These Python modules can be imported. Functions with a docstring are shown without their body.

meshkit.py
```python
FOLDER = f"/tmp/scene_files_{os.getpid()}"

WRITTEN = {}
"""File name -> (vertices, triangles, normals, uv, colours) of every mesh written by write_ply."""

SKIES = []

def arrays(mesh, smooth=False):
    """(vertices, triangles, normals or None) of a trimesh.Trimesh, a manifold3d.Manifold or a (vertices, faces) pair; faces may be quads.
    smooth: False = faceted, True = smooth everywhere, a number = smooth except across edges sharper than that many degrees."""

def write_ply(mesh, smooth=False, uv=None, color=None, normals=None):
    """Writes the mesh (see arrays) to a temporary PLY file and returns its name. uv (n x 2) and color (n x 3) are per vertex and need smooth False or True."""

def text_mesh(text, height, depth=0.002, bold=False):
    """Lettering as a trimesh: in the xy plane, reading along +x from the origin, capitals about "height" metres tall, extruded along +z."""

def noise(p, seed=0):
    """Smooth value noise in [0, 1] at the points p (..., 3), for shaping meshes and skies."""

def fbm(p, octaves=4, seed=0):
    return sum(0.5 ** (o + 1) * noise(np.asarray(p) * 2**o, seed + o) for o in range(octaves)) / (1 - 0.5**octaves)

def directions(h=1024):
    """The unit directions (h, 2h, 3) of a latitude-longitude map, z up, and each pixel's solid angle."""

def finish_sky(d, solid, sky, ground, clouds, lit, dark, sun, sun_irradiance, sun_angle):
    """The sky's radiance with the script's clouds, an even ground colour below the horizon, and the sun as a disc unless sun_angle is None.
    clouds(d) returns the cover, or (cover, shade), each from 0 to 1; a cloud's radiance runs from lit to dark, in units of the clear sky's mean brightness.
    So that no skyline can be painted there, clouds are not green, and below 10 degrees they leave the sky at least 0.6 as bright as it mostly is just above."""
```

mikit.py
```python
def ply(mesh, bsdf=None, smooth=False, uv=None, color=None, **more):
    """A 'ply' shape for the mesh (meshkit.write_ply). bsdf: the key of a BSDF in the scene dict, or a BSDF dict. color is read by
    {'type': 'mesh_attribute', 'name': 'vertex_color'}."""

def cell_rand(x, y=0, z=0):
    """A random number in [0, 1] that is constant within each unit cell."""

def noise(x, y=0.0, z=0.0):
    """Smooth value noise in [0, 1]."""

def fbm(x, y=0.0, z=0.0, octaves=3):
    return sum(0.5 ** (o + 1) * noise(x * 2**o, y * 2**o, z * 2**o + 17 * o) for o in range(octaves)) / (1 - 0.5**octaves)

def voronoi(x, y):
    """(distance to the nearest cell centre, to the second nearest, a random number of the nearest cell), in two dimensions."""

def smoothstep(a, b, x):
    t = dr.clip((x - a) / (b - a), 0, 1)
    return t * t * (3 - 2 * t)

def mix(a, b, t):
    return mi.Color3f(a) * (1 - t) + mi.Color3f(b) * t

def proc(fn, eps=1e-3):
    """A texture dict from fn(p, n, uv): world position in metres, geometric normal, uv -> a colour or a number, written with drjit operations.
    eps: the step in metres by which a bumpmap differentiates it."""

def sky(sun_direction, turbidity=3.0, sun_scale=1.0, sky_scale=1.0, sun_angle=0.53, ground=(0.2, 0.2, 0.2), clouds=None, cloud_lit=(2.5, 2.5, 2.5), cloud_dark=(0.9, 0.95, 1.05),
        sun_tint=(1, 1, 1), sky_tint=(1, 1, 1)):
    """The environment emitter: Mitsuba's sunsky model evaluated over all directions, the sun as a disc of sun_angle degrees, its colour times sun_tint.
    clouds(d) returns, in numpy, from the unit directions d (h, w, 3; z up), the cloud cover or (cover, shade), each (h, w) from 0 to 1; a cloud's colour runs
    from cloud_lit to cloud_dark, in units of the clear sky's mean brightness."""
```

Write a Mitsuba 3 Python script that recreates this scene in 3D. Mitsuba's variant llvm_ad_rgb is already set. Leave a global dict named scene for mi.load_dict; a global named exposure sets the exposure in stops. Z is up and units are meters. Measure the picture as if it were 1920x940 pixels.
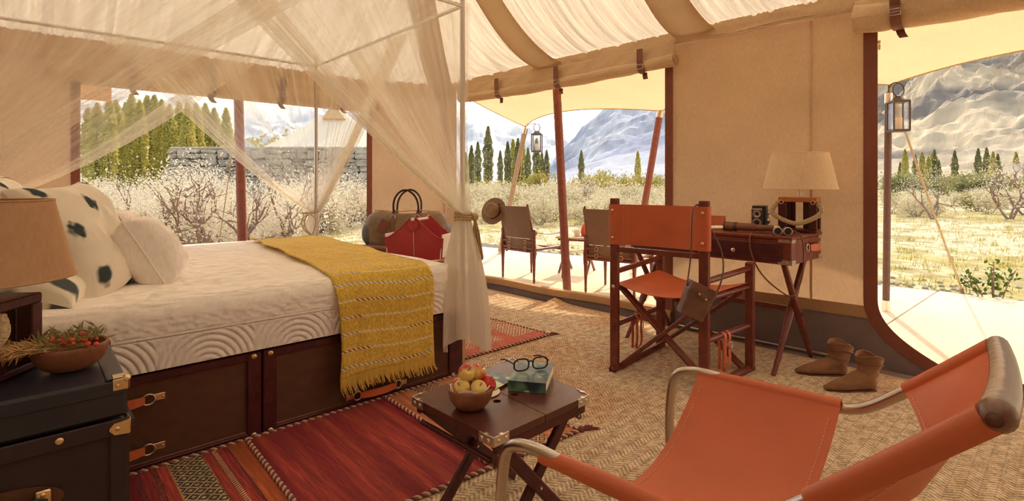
import math, random
import numpy as np, trimesh, manifold3d as m3
import drjit as dr
import mitsuba as mi
import mikit, meshkit
from mikit import proc, noise, fbm, voronoi, cell_rand, smoothstep, mix

T = mi.ScalarTransform4f
rng = np.random.default_rng(7)
random.seed(7)
PI = math.pi
scene, labels = {}, {}

# ---------------------------------------------------------------- camera, sky, sun, exposure
TH = math.radians(47.37)
EYE = np.array([0, 0, 1.12])
FW = np.array([math.cos(TH), math.sin(TH), 0])
scene['camera'] = {'type': 'perspective', 'fov': 2 * math.degrees(math.atan(960 / 985)), 'fov_axis': 'x', 'near_clip': 0.05, 'far_clip': 20000.0,
                   'principal_point_offset_x': 0.0, 'principal_point_offset_y': 125 / 940,
                   'to_world': T().look_at(origin=EYE.tolist(), target=(EYE + FW).tolist(), up=[0, 0, 1])}
def clouds(d):
    q = d / np.maximum(d[..., 2:3] + 0.12, 0.05)
    c = meshkit.fbm(q * 1.3 + 3.1, 5, 3)
    c = np.clip((c - 0.42) * 3.2, 0, 1)
    return c * 0.85, np.clip(meshkit.fbm(q * 2.1, 3, 9) - 0.3, 0, 1) * 0.7
scene['sky'] = mikit.sky((0.75, 0.35, 0.70), turbidity=4.0, sun_scale=0.8, sky_scale=2.2, sun_angle=1.0, ground=(0.30, 0.26, 0.18), clouds=clouds,
                         cloud_lit=(2.3, 2.15, 1.85), cloud_dark=(1.3, 1.3, 1.25), sun_tint=(1.0, 0.93, 0.84), sky_tint=(1.28, 1.05, 0.88))
exposure = 2.08

# ---------------------------------------------------------------- mesh helpers: a mesh is (vertices, faces)
def A(*x): return np.array(x, float)
def J(*ms):
    V, F, o = [], [], 0
    for v, f in ms:
        V.append(v); F.append(np.asarray(f) + o); o += len(v)
    return np.vstack(V), np.vstack(F)
def rotz(a):
    c, s = math.cos(a), math.sin(a); return np.array([[c, -s, 0], [s, c, 0], [0, 0, 1.0]])
def rotx(a):
    c, s = math.cos(a), math.sin(a); return np.array([[1, 0, 0], [0, c, -s], [0, s, c.real]])
def roty(a):
    c, s = math.cos(a), math.sin(a); return np.array([[c, 0, s], [0, 1, 0], [-s, 0, c]])
def mv(m, t=(0, 0, 0), R=None, s=1.0):
    v = m[0] * s
    if R is not None: v = v @ R.T
    return v + np.asarray(t, float), m[1]
_boxes = {}
def bx(sx, sy, sz, c=(0, 0, 0), bev=0.0, R=None):
    """box of full sizes about c, chamfered by bev"""
    h = A(sx, sy, sz) / 2
    if bev <= 0:
        v = np.array([[x, y, z] for x in (-1, 1) for y in (-1, 1) for z in (-1, 1)]) * h
        f = np.array([[0, 1, 3], [0, 3, 2], [4, 6, 7], [4, 7, 5], [0, 4, 5], [0, 5, 1], [2, 3, 7], [2, 7, 6], [0, 2, 6], [0, 6, 4], [1, 5, 7], [1, 7, 3]])
    else:
        b = min(bev, 0.45 * h.min() * 2)
        pts = []
        for k in range(3):
            for sg in np.ndindex(2, 2, 2):
                p = (np.array(sg) * 2 - 1) * h; q = (np.array(sg) * 2 - 1) * (h - b); q[k] = p[k]; pts.append(q)
        hull = trimesh.convex.convex_hull(np.array(pts)); v, f = np.array(hull.vertices), np.array(hull.faces)
    if R is not None: v = v @ R.T
    return v + np.asarray(c, float), f
def frame(d, up=(0, 0, 1)):
    d = np.asarray(d, float); d = d / np.linalg.norm(d); up = np.asarray(up, float)
    if abs(d @ up) > 0.98 * np.linalg.norm(up): up = A(1, 0, 0) if abs(d[0]) < 0.9 else A(0, 1, 0)
    s = np.cross(up, d); s /= np.linalg.norm(s); return d, s, np.cross(d, s)
def beam(p, q, w, h, up=(0, 0, 1), bev=0.003):
    """bar from p to q; w across, h along up"""
    p, q = A(*p), A(*q); d, s, u = frame(q - p, up)
    return bx(np.linalg.norm(q - p), w, h, (p + q) / 2, bev, np.stack([d, s, u], 1))
def tube(pts, r, n=10, closed=False, up=(0, 0, 1)):
    pts = np.asarray(pts, float); m = len(pts); r = np.broadcast_to(np.asarray(r, float), (m,))
    tg = np.roll(pts, -1, 0) - np.roll(pts, 1, 0) if closed else np.gradient(pts, axis=0)
    tg /= np.linalg.norm(tg, axis=1, keepdims=True) + 1e-12
    _, s, _ = frame(tg[0], up); a = np.arange(n) * 2 * PI / n; rings = []
    for k in range(m):
        s = s - tg[k] * (s @ tg[k]); s /= np.linalg.norm(s) + 1e-12; b = np.cross(tg[k], s)
        rings.append(pts[k] + r[k] * (np.cos(a)[:, None] * s + np.sin(a)[:, None] * b))
    v = np.vstack(rings); i = np.arange(n); F = []
    for k in range(m if closed else m - 1):
        a0, b0 = k * n, ((k + 1) % m) * n; j = (i + 1) % n
        F += [np.stack([a0 + i, a0 + j, b0 + j], 1), np.stack([a0 + i, b0 + j, b0 + i], 1)]
    if not closed:
        v = np.vstack([v, pts[0], pts[-1]]); c0, c1 = m * n, m * n + 1; j = (i + 1) % n
        F += [np.stack([i * 0 + c0, j, i], 1), np.stack([i * 0 + c1, (m - 1) * n + i, (m - 1) * n + j], 1)]
    return v, np.vstack(F)
def rod(p, q, r, n=12, r2=None): return tube(np.linspace(A(*p), A(*q), 2), [r, r if r2 is None else r2], n)
def smoothpath(P, n=40, closed=False):
    from scipy.interpolate import CubicSpline
    P = np.asarray(P, float)
    if closed: P = np.vstack([P, P[:1]])
    t = np.concatenate([[0], np.cumsum(np.linalg.norm(np.diff(P, axis=0), axis=1))])
    return CubicSpline(t, P, bc_type='periodic' if closed else 'natural')(np.linspace(0, t[-1], n + 1 if closed else n))[:n]
def lathe(prof, n=28, c=(0, 0, 0), R=None):
    """profile of (radius, z); a closed outline or open curve"""
    pr = np.asarray(prof, float); a = np.arange(n) * 2 * PI / n; m = len(pr)
    v = np.stack([pr[:, None, 0] * np.cos(a), pr[:, None, 0] * np.sin(a), np.broadcast_to(pr[:, None, 1], (m, n))], -1).reshape(-1, 3)
    i = np.arange(n); j = (i + 1) % n; F = []
    for k in range(m - 1):
        F += [np.stack([k * n + i, k * n + j, (k + 1) * n + j], 1), np.stack([k * n + i, (k + 1) * n + j, (k + 1) * n + i], 1)]
    return mv((v, np.vstack(F)), c, R)
def grid(P):
    """P (a, b, 3) -> mesh"""
    P = np.asarray(P, float); a, b = P.shape[:2]; k = (np.arange(a - 1)[:, None] * b + np.arange(b - 1)).ravel()
    return P.reshape(-1, 3), np.vstack([np.stack([k, k + b, k + b + 1], 1), np.stack([k, k + b + 1, k + 1], 1)])
def gnormal(P):
    n = np.cross(np.gradient(P, axis=0), np.gradient(P, axis=1)); return n / (np.linalg.norm(n, axis=-1, keepdims=True) + 1e-12)
def shell(P, th):
    """the sheet P with thickness th (towards +normal), closed"""
    P = np.asarray(P, float); a, b = P.shape[:2]; Q = P + gnormal(P) * th
    v, f = grid(P); w, g = grid(Q); N = a * b; idx = np.arange(N).reshape(a, b)
    loop = np.concatenate([idx[0, :], idx[1:, -1], idx[-1, -2::-1], idx[-2:0:-1, 0]]); l2 = np.roll(loop, -1)
    side = np.vstack([np.stack([loop, l2, l2 + N], 1), np.stack([loop, l2 + N, loop + N], 1)])
    return np.vstack([v, w]), np.vstack([f[:, ::-1], g + N, side[:, ::-1]])
def uvgrid(a, b, su=1.0, sv=1.0):
    u, v = np.meshgrid(np.linspace(0, su, a), np.linspace(0, sv, b), indexing='ij'); return np.stack([u, v], -1).reshape(-1, 2)
def ball(r, c=(0, 0, 0), sub=2, s=(1, 1, 1)):
    m = trimesh.creation.icosphere(sub, 1.0); return np.array(m.vertices) * r * A(*s) + A(*c), np.array(m.faces)
def extr(poly, h, R=None, t=(0, 0, 0), bev=0):
    """shapely polygon or xy list extruded along +z by h"""
    from shapely.geometry import Polygon
    p = poly if hasattr(poly, 'exterior') else Polygon(poly)
    m = trimesh.creation.extrude_polygon(p, h, engine='earcut'); return mv((np.array(m.vertices), np.array(m.faces)), t, R)
def hullballs(pts, it=8, ref=0.012):
    """smoothed union of hulls of consecutive balls; pts = list of chains of (x, y, z, r)"""
    out = m3.Manifold()
    for ch in pts:
        for p, q in zip(ch[:-1], ch[1:]):
            out += m3.Manifold.batch_hull([m3.Manifold.sphere(w[3], 24).translate(list(map(float, w[:3]))) for w in (p, q)])
    me = out.refine_to_length(ref).to_mesh(); tm = trimesh.Trimesh(me.vert_properties[:, :3], me.tri_verts, process=True)
    trimesh.smoothing.filter_taubin(tm, iterations=it); return np.array(tm.vertices), np.array(tm.faces)
def nz(p, k, seed=0): return meshkit.fbm(np.asarray(p) * k, 3, seed) - 0.5

def PL(mesh, m, smooth=False, **kw): return mikit.ply(mesh, 'mat_' + m, smooth, **kw)
# ---------------------------------------------------------------- naming
_used = set()
def num(key):
    k, i = key, 0
    while k in _used: i += 1; k = f'{key}_{i:03d}'
    _used.add(k); return k
def thing(name, label, cat, group=None):
    k = num(name); labels[k] = {'label': label, 'category': cat}
    if group: labels[k]['group'] = group
    return k
def part(parent, name, mesh, m, smooth=35, label=None, stuff=False, **kw):
    k = num(f'{parent}__{name}'); scene[k] = PL(mesh, m, smooth, **kw)
    if label: labels[k] = {'label': label}
    if stuff: labels.setdefault(k, {})['kind'] = 'stuff'
    return k
def single(name, label, cat, mesh, m, smooth=35, group=None, stuff=False, **kw):
    k = thing(name, label, cat, group); scene[k] = PL(mesh, m, smooth, **kw)
    if stuff: labels[k]['kind'] = 'stuff'
    return k
def struct(name, label, cat, mesh, m, smooth=35, **kw):
    k = num(name); labels[k] = {'label': label, 'category': cat, 'kind': 'structure'}
    if mesh is not None: scene[k] = PL(mesh, m, smooth, **kw)
    return k

# ---------------------------------------------------------------- materials
def C(*c): return {'type': 'rgb', 'value': list(c)}
def col(c): return proc(c) if callable(c) else C(*c)
def pr(name, c, rough=0.6, metal=0.0, spec=0.5, bump=None, scale=1.0, eps=1e-3, **kw):
    b = {'type': 'principled', 'base_color': col(c), 'roughness': rough, 'metallic': metal, 'specular': spec, **kw}
    if bump is not None: b = {'type': 'bumpmap', 'tex': proc(bump, eps), 'scale': scale, 'bsdf': b}
    scene['mat_' + name] = {'type': 'twosided', 'b': b}
def thin(name, c, dt=1.0, rough=0.9, bump=None, scale=1.0, eps=1e-3):
    b = {'type': 'principledthin', 'base_color': col(c), 'roughness': rough, 'diff_trans': dt, 'spec_trans': 0.0, 'eta': 1.3}
    scene['mat_' + name] = {'type': 'bumpmap', 'tex': proc(bump, eps), 'scale': scale, 'bsdf': b} if bump is not None else b
F3 = mi.Color3f
def vary(c, k=6.0, amt=0.25, seed=0.0):
    return lambda p, n, uv: F3(*c) * (1 - amt / 2 + amt * fbm(p.x * k + seed, p.y * k, p.z * k))
def weave(p, s=400.0): return dr.sin(p.x * s) * dr.sin(p.y * s + p.z * s) * 0.5
def clothfn(c, amt=0.22, k=3.0):
    return lambda p, n, uv: F3(*c) * (1 - amt / 2 + amt * fbm(p.x * k, p.y * k, p.z * k)) * (0.94 + 0.12 * noise(p.x * 160, p.y * 160, p.z * 40))
def cbump(p, n, uv): return 0.006 * fbm(p.x * 5, p.y * 5, p.z * 2.2) + 0.0006 * noise(p.x * 150, p.y * 150, p.z * 150)
thin('canvas', clothfn((0.55, 0.385, 0.245)), 0.55, bump=cbump)
pr('canvas_roll', clothfn((0.60, 0.42, 0.25)), 0.9, bump=cbump)
thin('canvas_beam', clothfn((0.50, 0.34, 0.19)), 0.5)
def pleatc(p, n, uv): return F3(0.90, 0.86, 0.78) * (0.76 + 0.3 * noise(uv.x * 90, uv.y * 2)) 
thin('pleat', pleatc, 1.05)
thin('fly', clothfn((0.92, 0.88, 0.81), 0.1), 1.35)
thin('awning', clothfn((0.84, 0.59, 0.36), 0.12), 0.9)
pr('trim', clothfn((0.22, 0.072, 0.045), 0.2, 8), 0.8)
pr('mudwall', clothfn((0.20, 0.15, 0.145), 0.5, 4), 0.85, bump=cbump)
pr('sill', clothfn((0.42, 0.26, 0.13), 0.2, 8), 0.85)
def woodfn(a, b, k=1.0):
    def f(p, n, uv):
        g = fbm(p.x * 22 * k + 3 * noise(p.y * 5, p.z * 5), p.y * 22 * k, p.z * 22 * k)
        h = noise(p.x * 130 * k, p.y * 130 * k, p.z * 25 * k)
        return mix(F3(*a), F3(*b), dr.clip(g * 0.75 + h * 0.3, 0, 1))
    return f
pr('mahogany', woodfn((0.030, 0.006, 0.009), (0.115, 0.022, 0.020)), 0.36, spec=0.35, clearcoat=0.15)
pr('chairwood', woodfn((0.085, 0.016, 0.011), (0.23, 0.048, 0.025)), 0.35, spec=0.5, clearcoat=0.3)
pr('tablewood', woodfn((0.050, 0.014, 0.012), (0.125, 0.038, 0.028)), 0.24, spec=0.5, clearcoat=0.25)
pr('polewood', woodfn((0.17, 0.045, 0.028), (0.30, 0.085, 0.05)), 0.5)
pr('darkpole', woodfn((0.10, 0.05, 0.04), (0.17, 0.09, 0.07)), 0.5)
pr('palewood', woodfn((0.30, 0.19, 0.11), (0.48, 0.32, 0.19)), 0.6)
pr('orangewood', woodfn((0.42, 0.14, 0.05), (0.60, 0.23, 0.09)), 0.4)
pr('nickel', (0.74, 0.68, 0.60), 0.28, 1.0)
pr('brass', (0.80, 0.60, 0.33), 0.28, 1.0)
pr('steel', (0.60, 0.53, 0.46), 0.24, 1.0)
pr('iron', (0.10, 0.08, 0.075), 0.5, 0.6)
def leatherb(p, n, uv): return 0.0007 * fbm(p.x * 90, p.y * 90, p.z * 90)
pr('orange_leather', vary((0.57, 0.135, 0.050), 5, 0.35), 0.42, spec=0.45, bump=leatherb)
pr('seat_leather', vary((0.55, 0.125, 0.050), 7, 0.3), 0.42, bump=leatherb)
pr('red_leather', vary((0.43, 0.040, 0.045), 6, 0.3), 0.45, bump=leatherb)
pr('brown_leather', vary((0.20, 0.075, 0.04), 14, 0.7), 0.5, bump=leatherb)
pr('dark_leather', vary((0.044, 0.027, 0.028), 12, 0.5), 0.42, spec=0.25, bump=leatherb)
pr('trunk_top', vary((0.028, 0.026, 0.036), 9, 0.5), 0.32, spec=0.4, bump=leatherb)
pr('sheen_leather', lambda p, n, uv: mix(F3(0.12, 0.042, 0.026), F3(0.40, 0.26, 0.16), smoothstep(0.55, 0.9, noise(uv.x * 1.5, uv.y * 9) * 0.8 + 0.2 * noise(p.x * 90, p.y * 90, p.z * 90)) * smoothstep(0.0, 0.1, uv.x) * smoothstep(1.0, 0.9, uv.x)), 0.35)  # pale reflection streaks painted into the dark brown leather colour
pr('case_leather', vary((0.15, 0.065, 0.045), 16, 0.9), 0.42, bump=leatherb)
pr('bag_leather', vary((0.23, 0.150, 0.085), 13, 1.0), 0.6, bump=leatherb)
pr('bag_pocket', vary((0.13, 0.125, 0.125), 13, 0.9), 0.6, bump=leatherb)
pr('panel_leather', vary((0.115, 0.050, 0.026), 30, 0.35), 0.6, spec=0.25, bump=lambda p, n, uv: 0.0006 * noise(p.x * 300, p.y * 300, p.z * 300))
pr('suede', vary((0.26, 0.135, 0.07), 12, 0.8), 0.95, sheen=0.5, bump=lambda p, n, uv: 0.004 * fbm(p.x * 30, p.y * 30, p.z * 30))
pr('stitch', (0.72, 0.50, 0.33), 0.8)
pr('black', (0.018, 0.017, 0.02), 0.35)
pr('cream_paint', (0.78, 0.70, 0.56), 0.6)
pr('paper', (0.80, 0.72, 0.55), 0.9)
pr('rope', lambda p, n, uv: F3(0.52, 0.39, 0.23) * (0.65 + 0.6 * noise(p.x * 180, p.y * 180, p.z * 180)), 0.9)
pr('straw', lambda p, n, uv: F3(0.50, 0.32, 0.14) * (0.6 + 0.7 * noise(p.x * 60, p.y * 60, p.z * 60)), 0.9)
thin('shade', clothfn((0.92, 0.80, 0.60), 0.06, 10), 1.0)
thin('shade_shadowed', clothfn((0.60, 0.38, 0.23), 0.08, 10), 0.45)  # bedside copy of the shade fabric, shadow put into its colour
pr('white_cotton', clothfn((0.82, 0.77, 0.72), 0.06), 0.95, bump=lambda p, n, uv: 0.006 * fbm(p.x * 14, p.y * 14, p.z * 14))
def quiltb(p, n, uv):
    side = smoothstep(0.62, 0.58, p.z)
    cx = dr.floor(p.x / 0.36) * 0.36 + 0.18
    r = dr.sqrt(dr.square(p.x - cx) + dr.square(p.z - 0.37))
    arcs = dr.abs(dr.sin(r * PI / 0.026))
    hor = dr.abs(dr.sin(p.z * PI / 0.014))
    s = dr.select(p.z < 0.515, arcs, dr.select(p.z < 0.535, hor, noise(p.x * 70, p.y * 70, p.z * 70) * 0.9))
    t = noise(p.x * 26, p.y * 95) * 1.6
    return 0.0065 * (s * side + 0.7 * t * (1 - side)) + 0.004 * fbm(p.x * 7, p.y * 7, p.z * 7)
pr('quilt', clothfn((0.90, 0.85, 0.79), 0.04), 0.95, bump=quiltb, eps=2e-3)
def throwc(p, n, uv):
    """uv in metres; x across the width, y along the length from the fringe"""
    y = uv.y - 0.012 * dr.sin(uv.x * 9 + 1.0); k = dr.floor(y / 0.078); f = y / 0.078 - k
    on = (dr.abs(f - 0.5) < 0.075) & (y > 0.03)
    tw = dr.sin((uv.x + y * 1.4) * 2 * PI / 0.026)
    c = mix(F3(0.30, 0.09, 0.06), F3(0.35, 0.30, 0.26), smoothstep(0.45, 0.55, noise(uv.x * 5 + 7 * k, k)))
    stripe = dr.select(tw > 0, F3(0.82, 0.72, 0.45), dr.select(noise(uv.x * 4 + 9 * k, k + 40.0) > 0.42, c, F3(0.66, 0.50, 0.2)))
    base = F3(0.66, 0.45, 0.075) * (0.74 + 0.5 * noise(uv.x * 260, uv.y * 110))
    return dr.select(on, stripe, base)
pr('throw', throwc, 0.95, bump=lambda p, n, uv: 0.0014 * (dr.abs(dr.sin(uv.x * PI / 0.008)) + noise(uv.x * 90, uv.y * 200)), sheen=0.3)
pr('throw_yarn', vary((0.68, 0.48, 0.10), 20, 0.4), 0.95)
def dots(p, n, uv):
    q = mi.Point2f(uv.x * 2.7 + 0.15, uv.y * 2.7); i = dr.floor(q.x); j = dr.floor(q.y + 0.5 * (i - 2 * dr.floor(i / 2)))
    dx = q.x - i - 0.5; dy = q.y + 0.5 * (i - 2 * dr.floor(i / 2)) - j - 0.5
    d = dr.sqrt(dx * dx + dy * dy * 0.7) + 0.10 * (noise(uv.x * 30, uv.y * 30) - 0.5)
    return mix(F3(0.035, 0.05, 0.055), F3(0.76, 0.70, 0.60), smoothstep(0.10, 0.19, d))
pr('dot_cotton', dots, 0.95, bump=lambda p, n, uv: 0.006 * fbm(p.x * 10, p.y * 10, p.z * 10))
def tied(p, n, uv):
    w = noise(uv.x * 3, uv.y * 3) * 0.5
    s = dr.sin((uv.x * 2.2 + w) * 2 * PI) * dr.sin((uv.y * 1.6 + w + 0.2) * 2 * PI)
    return mix(F3(0.74, 0.70, 0.58), F3(0.07, 0.085, 0.085), smoothstep(0.12, 0.55, s + 0.3 * (fbm(uv.x * 14, uv.y * 14) - 0.5)))
pr('tie_dye', tied, 0.95)
scene['mat_gauze'] = {'type': 'mask', 'opacity': proc(lambda p, n, uv: 0.11 + 0.24 * dr.square(noise(uv.x * 22, uv.y * 0.8)) + 0.22 * dr.square(noise(uv.x * 70, uv.y * 0.8)) + 0.40 * dr.power(noise(uv.x * 130, uv.y * 0.6), 6.0)),
                  'bsdf': {'type': 'principledthin', 'base_color': C(0.97, 0.94, 0.87), 'roughness': 0.9, 'diff_trans': 1.0, 'spec_trans': 0.0, 'eta': 1.3}}
scene['mat_gauze_edge'] = {'type': 'mask', 'opacity': proc(lambda p, n, uv: 0.22 + 0.35 * noise(uv.x * 50, uv.y * 1.5) + 0.35 * dr.power(noise(uv.x * 150, uv.y * 1.2), 3.0)), 'bsdf': scene['mat_gauze']['bsdf']}
scene['mat_gauze_thick'] = {'type': 'mask', 'opacity': proc(lambda p, n, uv: 0.72 + 0.2 * noise(uv.x * 60, uv.y * 3)),
                        'bsdf': {'type': 'principledthin', 'base_color': C(0.86, 0.80, 0.71), 'roughness': 0.9, 'diff_trans': 0.9, 'spec_trans': 0.0, 'eta': 1.3}}
def herring(p):
    w = 0.042; r = dr.floor(p.y / w); f = p.y / w - r
    up = r - 2 * dr.floor(r / 2)
    s = dr.select(up > 0.5, p.x + f * w * 0.8, p.x - f * w * 0.8 + 0.8 * w)
    return 0.5 + 0.5 * dr.sin(s * 2 * PI / 0.021), dr.abs(dr.sin(f * PI))
def jutec(p, n, uv):
    h, e = herring(p); v = noise(p.x * 45, p.y * 45); big = fbm(p.x * 2.3, p.y * 2.3)
    c = mix(F3(0.30, 0.20, 0.12), F3(0.72, 0.59, 0.41), dr.clip(0.18 + 0.62 * h + 0.6 * (v - 0.5) + 0.6 * (noise(p.x * 160, p.y * 160) - 0.5), 0, 1))
    return mix(c, c * F3(0.94, 0.82, 0.74), smoothstep(0.5, 0.75, big)) * (0.85 + 0.3 * dr.minimum(e * 3, 1.0))
pr('jute', jutec, 0.95, bump=lambda p, n, uv: 0.004 * herring(p)[0] * dr.minimum(herring(p)[1] * 3, 1.0) + 0.003 * noise(p.x * 90, p.y * 90), eps=2e-3)
pr('jute_edge', vary((0.55, 0.40, 0.23), 40, 0.4), 0.95)
def diamonds(x, y, s):
    a = dr.abs(x / s - dr.floor(x / s) - 0.5); b = dr.abs(y / s - dr.floor(y / s) - 0.5)
    return dr.sin((a + b) * 2 * PI * 2.5)
def kilimc(p, n, uv):
    x, y = p.x, p.y; st = 0.75 + 0.5 * noise(x * 300, y * 12) * noise(x * 60, y * 4) * 2
    red = mix(F3(0.19, 0.012, 0.026), F3(0.36, 0.060, 0.040), noise(x * 26, y * 1.3)); rust = F3(0.42, 0.10, 0.035); cream = F3(0.55, 0.42, 0.24); dark = F3(0.05, 0.03, 0.035)
    k = x / 0.026; kk = dr.floor(k); fr = k - kk; dash = dr.sin((y + (fr - 0.5) * 0.016 * (1 - 2 * (kk - 2 * dr.floor(kk / 2)))) * 2 * PI / 0.014) > 0.1
    band = (kk - 2 * dr.floor(kk / 2)) > 0.5
    left = dr.select(band & (fr > 0.15) & (fr < 0.85) & dash, dr.select(cell_rand(kk, 3) > 0.5, cream, dark), red)
    left = dr.select((x > 0.40) & (x < 0.515), dr.select(diamonds(x - 0.40, y, 0.052) > 0.1, cream * 0.8, dark), left)
    left = dr.select(x > 0.61, rust, left)
    right = dr.select((x > 1.50) & (x < 1.66), dr.select(diamonds(x, y, 0.05) > 0, F3(0.50, 0.36, 0.22), F3(0.22, 0.05, 0.03)), mix(F3(0.45, 0.14, 0.07), F3(0.55, 0.25, 0.13), noise(x * 40, y * 2)))
    return dr.select(x < 0.68, left, dr.select(x < 1.335, red, right)) * st
kb = lambda p, n, uv: 0.0028 * noise(p.x * 210, p.y * 30)
pr('kilim', kilimc, 0.95, bump=kb)
def kilim2c(p, n, uv):
    z = dr.select(diamonds(p.x, p.y, 0.06) > 0.2, F3(0.60, 0.47, 0.30), F3(0.30, 0.085, 0.05))
    b = (dr.abs(dr.sin(p.x * PI / 0.42)) < 0.35) | (p.y < 2.76)
    return dr.select(b, F3(0.46, 0.12, 0.08), z) * (0.75 + 0.5 * noise(p.x * 200, p.y * 20))
pr('kilim2', kilim2c, 0.95, bump=kb)
pr('braid_light', (0.60, 0.42, 0.29), 0.95)
pr('braid_dark', (0.20, 0.06, 0.055), 0.95)
scene['mat_glass'] = {'type': 'thindielectric', 'int_ior': 1.45}
def applec(p, n, uv):
    a = fbm(p.x * 22, p.y * 22, p.z * 22); return mix(F3(0.74, 0.55, 0.16), F3(0.55, 0.045, 0.02), smoothstep(0.40, 0.60, a)) * (0.9 + 0.2 * noise(p.x * 300, p.y * 300, p.z * 80))
pr('apple', applec, 0.25, spec=0.5)
pr('apple_red', vary((0.52, 0.03, 0.025), 60, 0.5), 0.25)
pr('apple_yellow', vary((0.72, 0.56, 0.17), 40, 0.3), 0.25)
pr('bowlwood', woodfn((0.13, 0.045, 0.022), (0.32, 0.125, 0.055)), 0.45)
def bookc(p, n, uv):
    a = fbm(p.x * 16, p.y * 16, p.z * 16); b = noise(p.x * 34 + 5, p.y * 34, p.z * 34)
    c = mix(F3(0.02, 0.045, 0.06), F3(0.13, 0.27, 0.20), smoothstep(0.35, 0.6, a)); return mix(c, F3(0.60, 0.62, 0.30), smoothstep(0.62, 0.75, b))
pr('bookcover', bookc, 0.3)
pr('berry', (0.62, 0.07, 0.03), 0.4)
thin('dry_leaf', vary((0.30, 0.27, 0.10), 30, 0.8), 0.6)
thin('poplar_leaf', lambda p, n, uv: mix(F3(0.46, 0.44, 0.12), F3(0.64, 0.58, 0.22), noise(p.x * 2.3, p.y * 2.3, p.z * 1.1)), 0.9)
thin('dark_leaf', lambda p, n, uv: mix(F3(0.20, 0.22, 0.10), F3(0.40, 0.38, 0.18), noise(p.x * 0.8, p.y * 0.8, p.z * 0.8)), 0.8)
thin('sage_leaf', lambda p, n, uv: mix(F3(0.52, 0.47, 0.33), F3(0.74, 0.69, 0.50), noise(p.x * 1.7, p.y * 1.7, p.z * 1.7)), 0.8)
thin('pale_leaf', lambda p, n, uv: mix(F3(0.60, 0.54, 0.43), F3(0.86, 0.80, 0.66), noise(p.x * 1.7, p.y * 1.7, p.z * 1.7)), 0.7)
thin('gold_leaf', lambda p, n, uv: mix(F3(0.46, 0.36, 0.10), F3(0.36, 0.36, 0.12), noise(p.x * 1.1, p.y * 1.1, p.z * 1.1)), 0.9)
thin('green_leaf', vary((0.10, 0.15, 0.04), 30, 0.6), 0.6)
pr('twig', vary((0.30, 0.20, 0.15), 5, 0.6), 0.9)
pr('bark', vary((0.16, 0.11, 0.09), 8, 0.8), 0.95)
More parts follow.
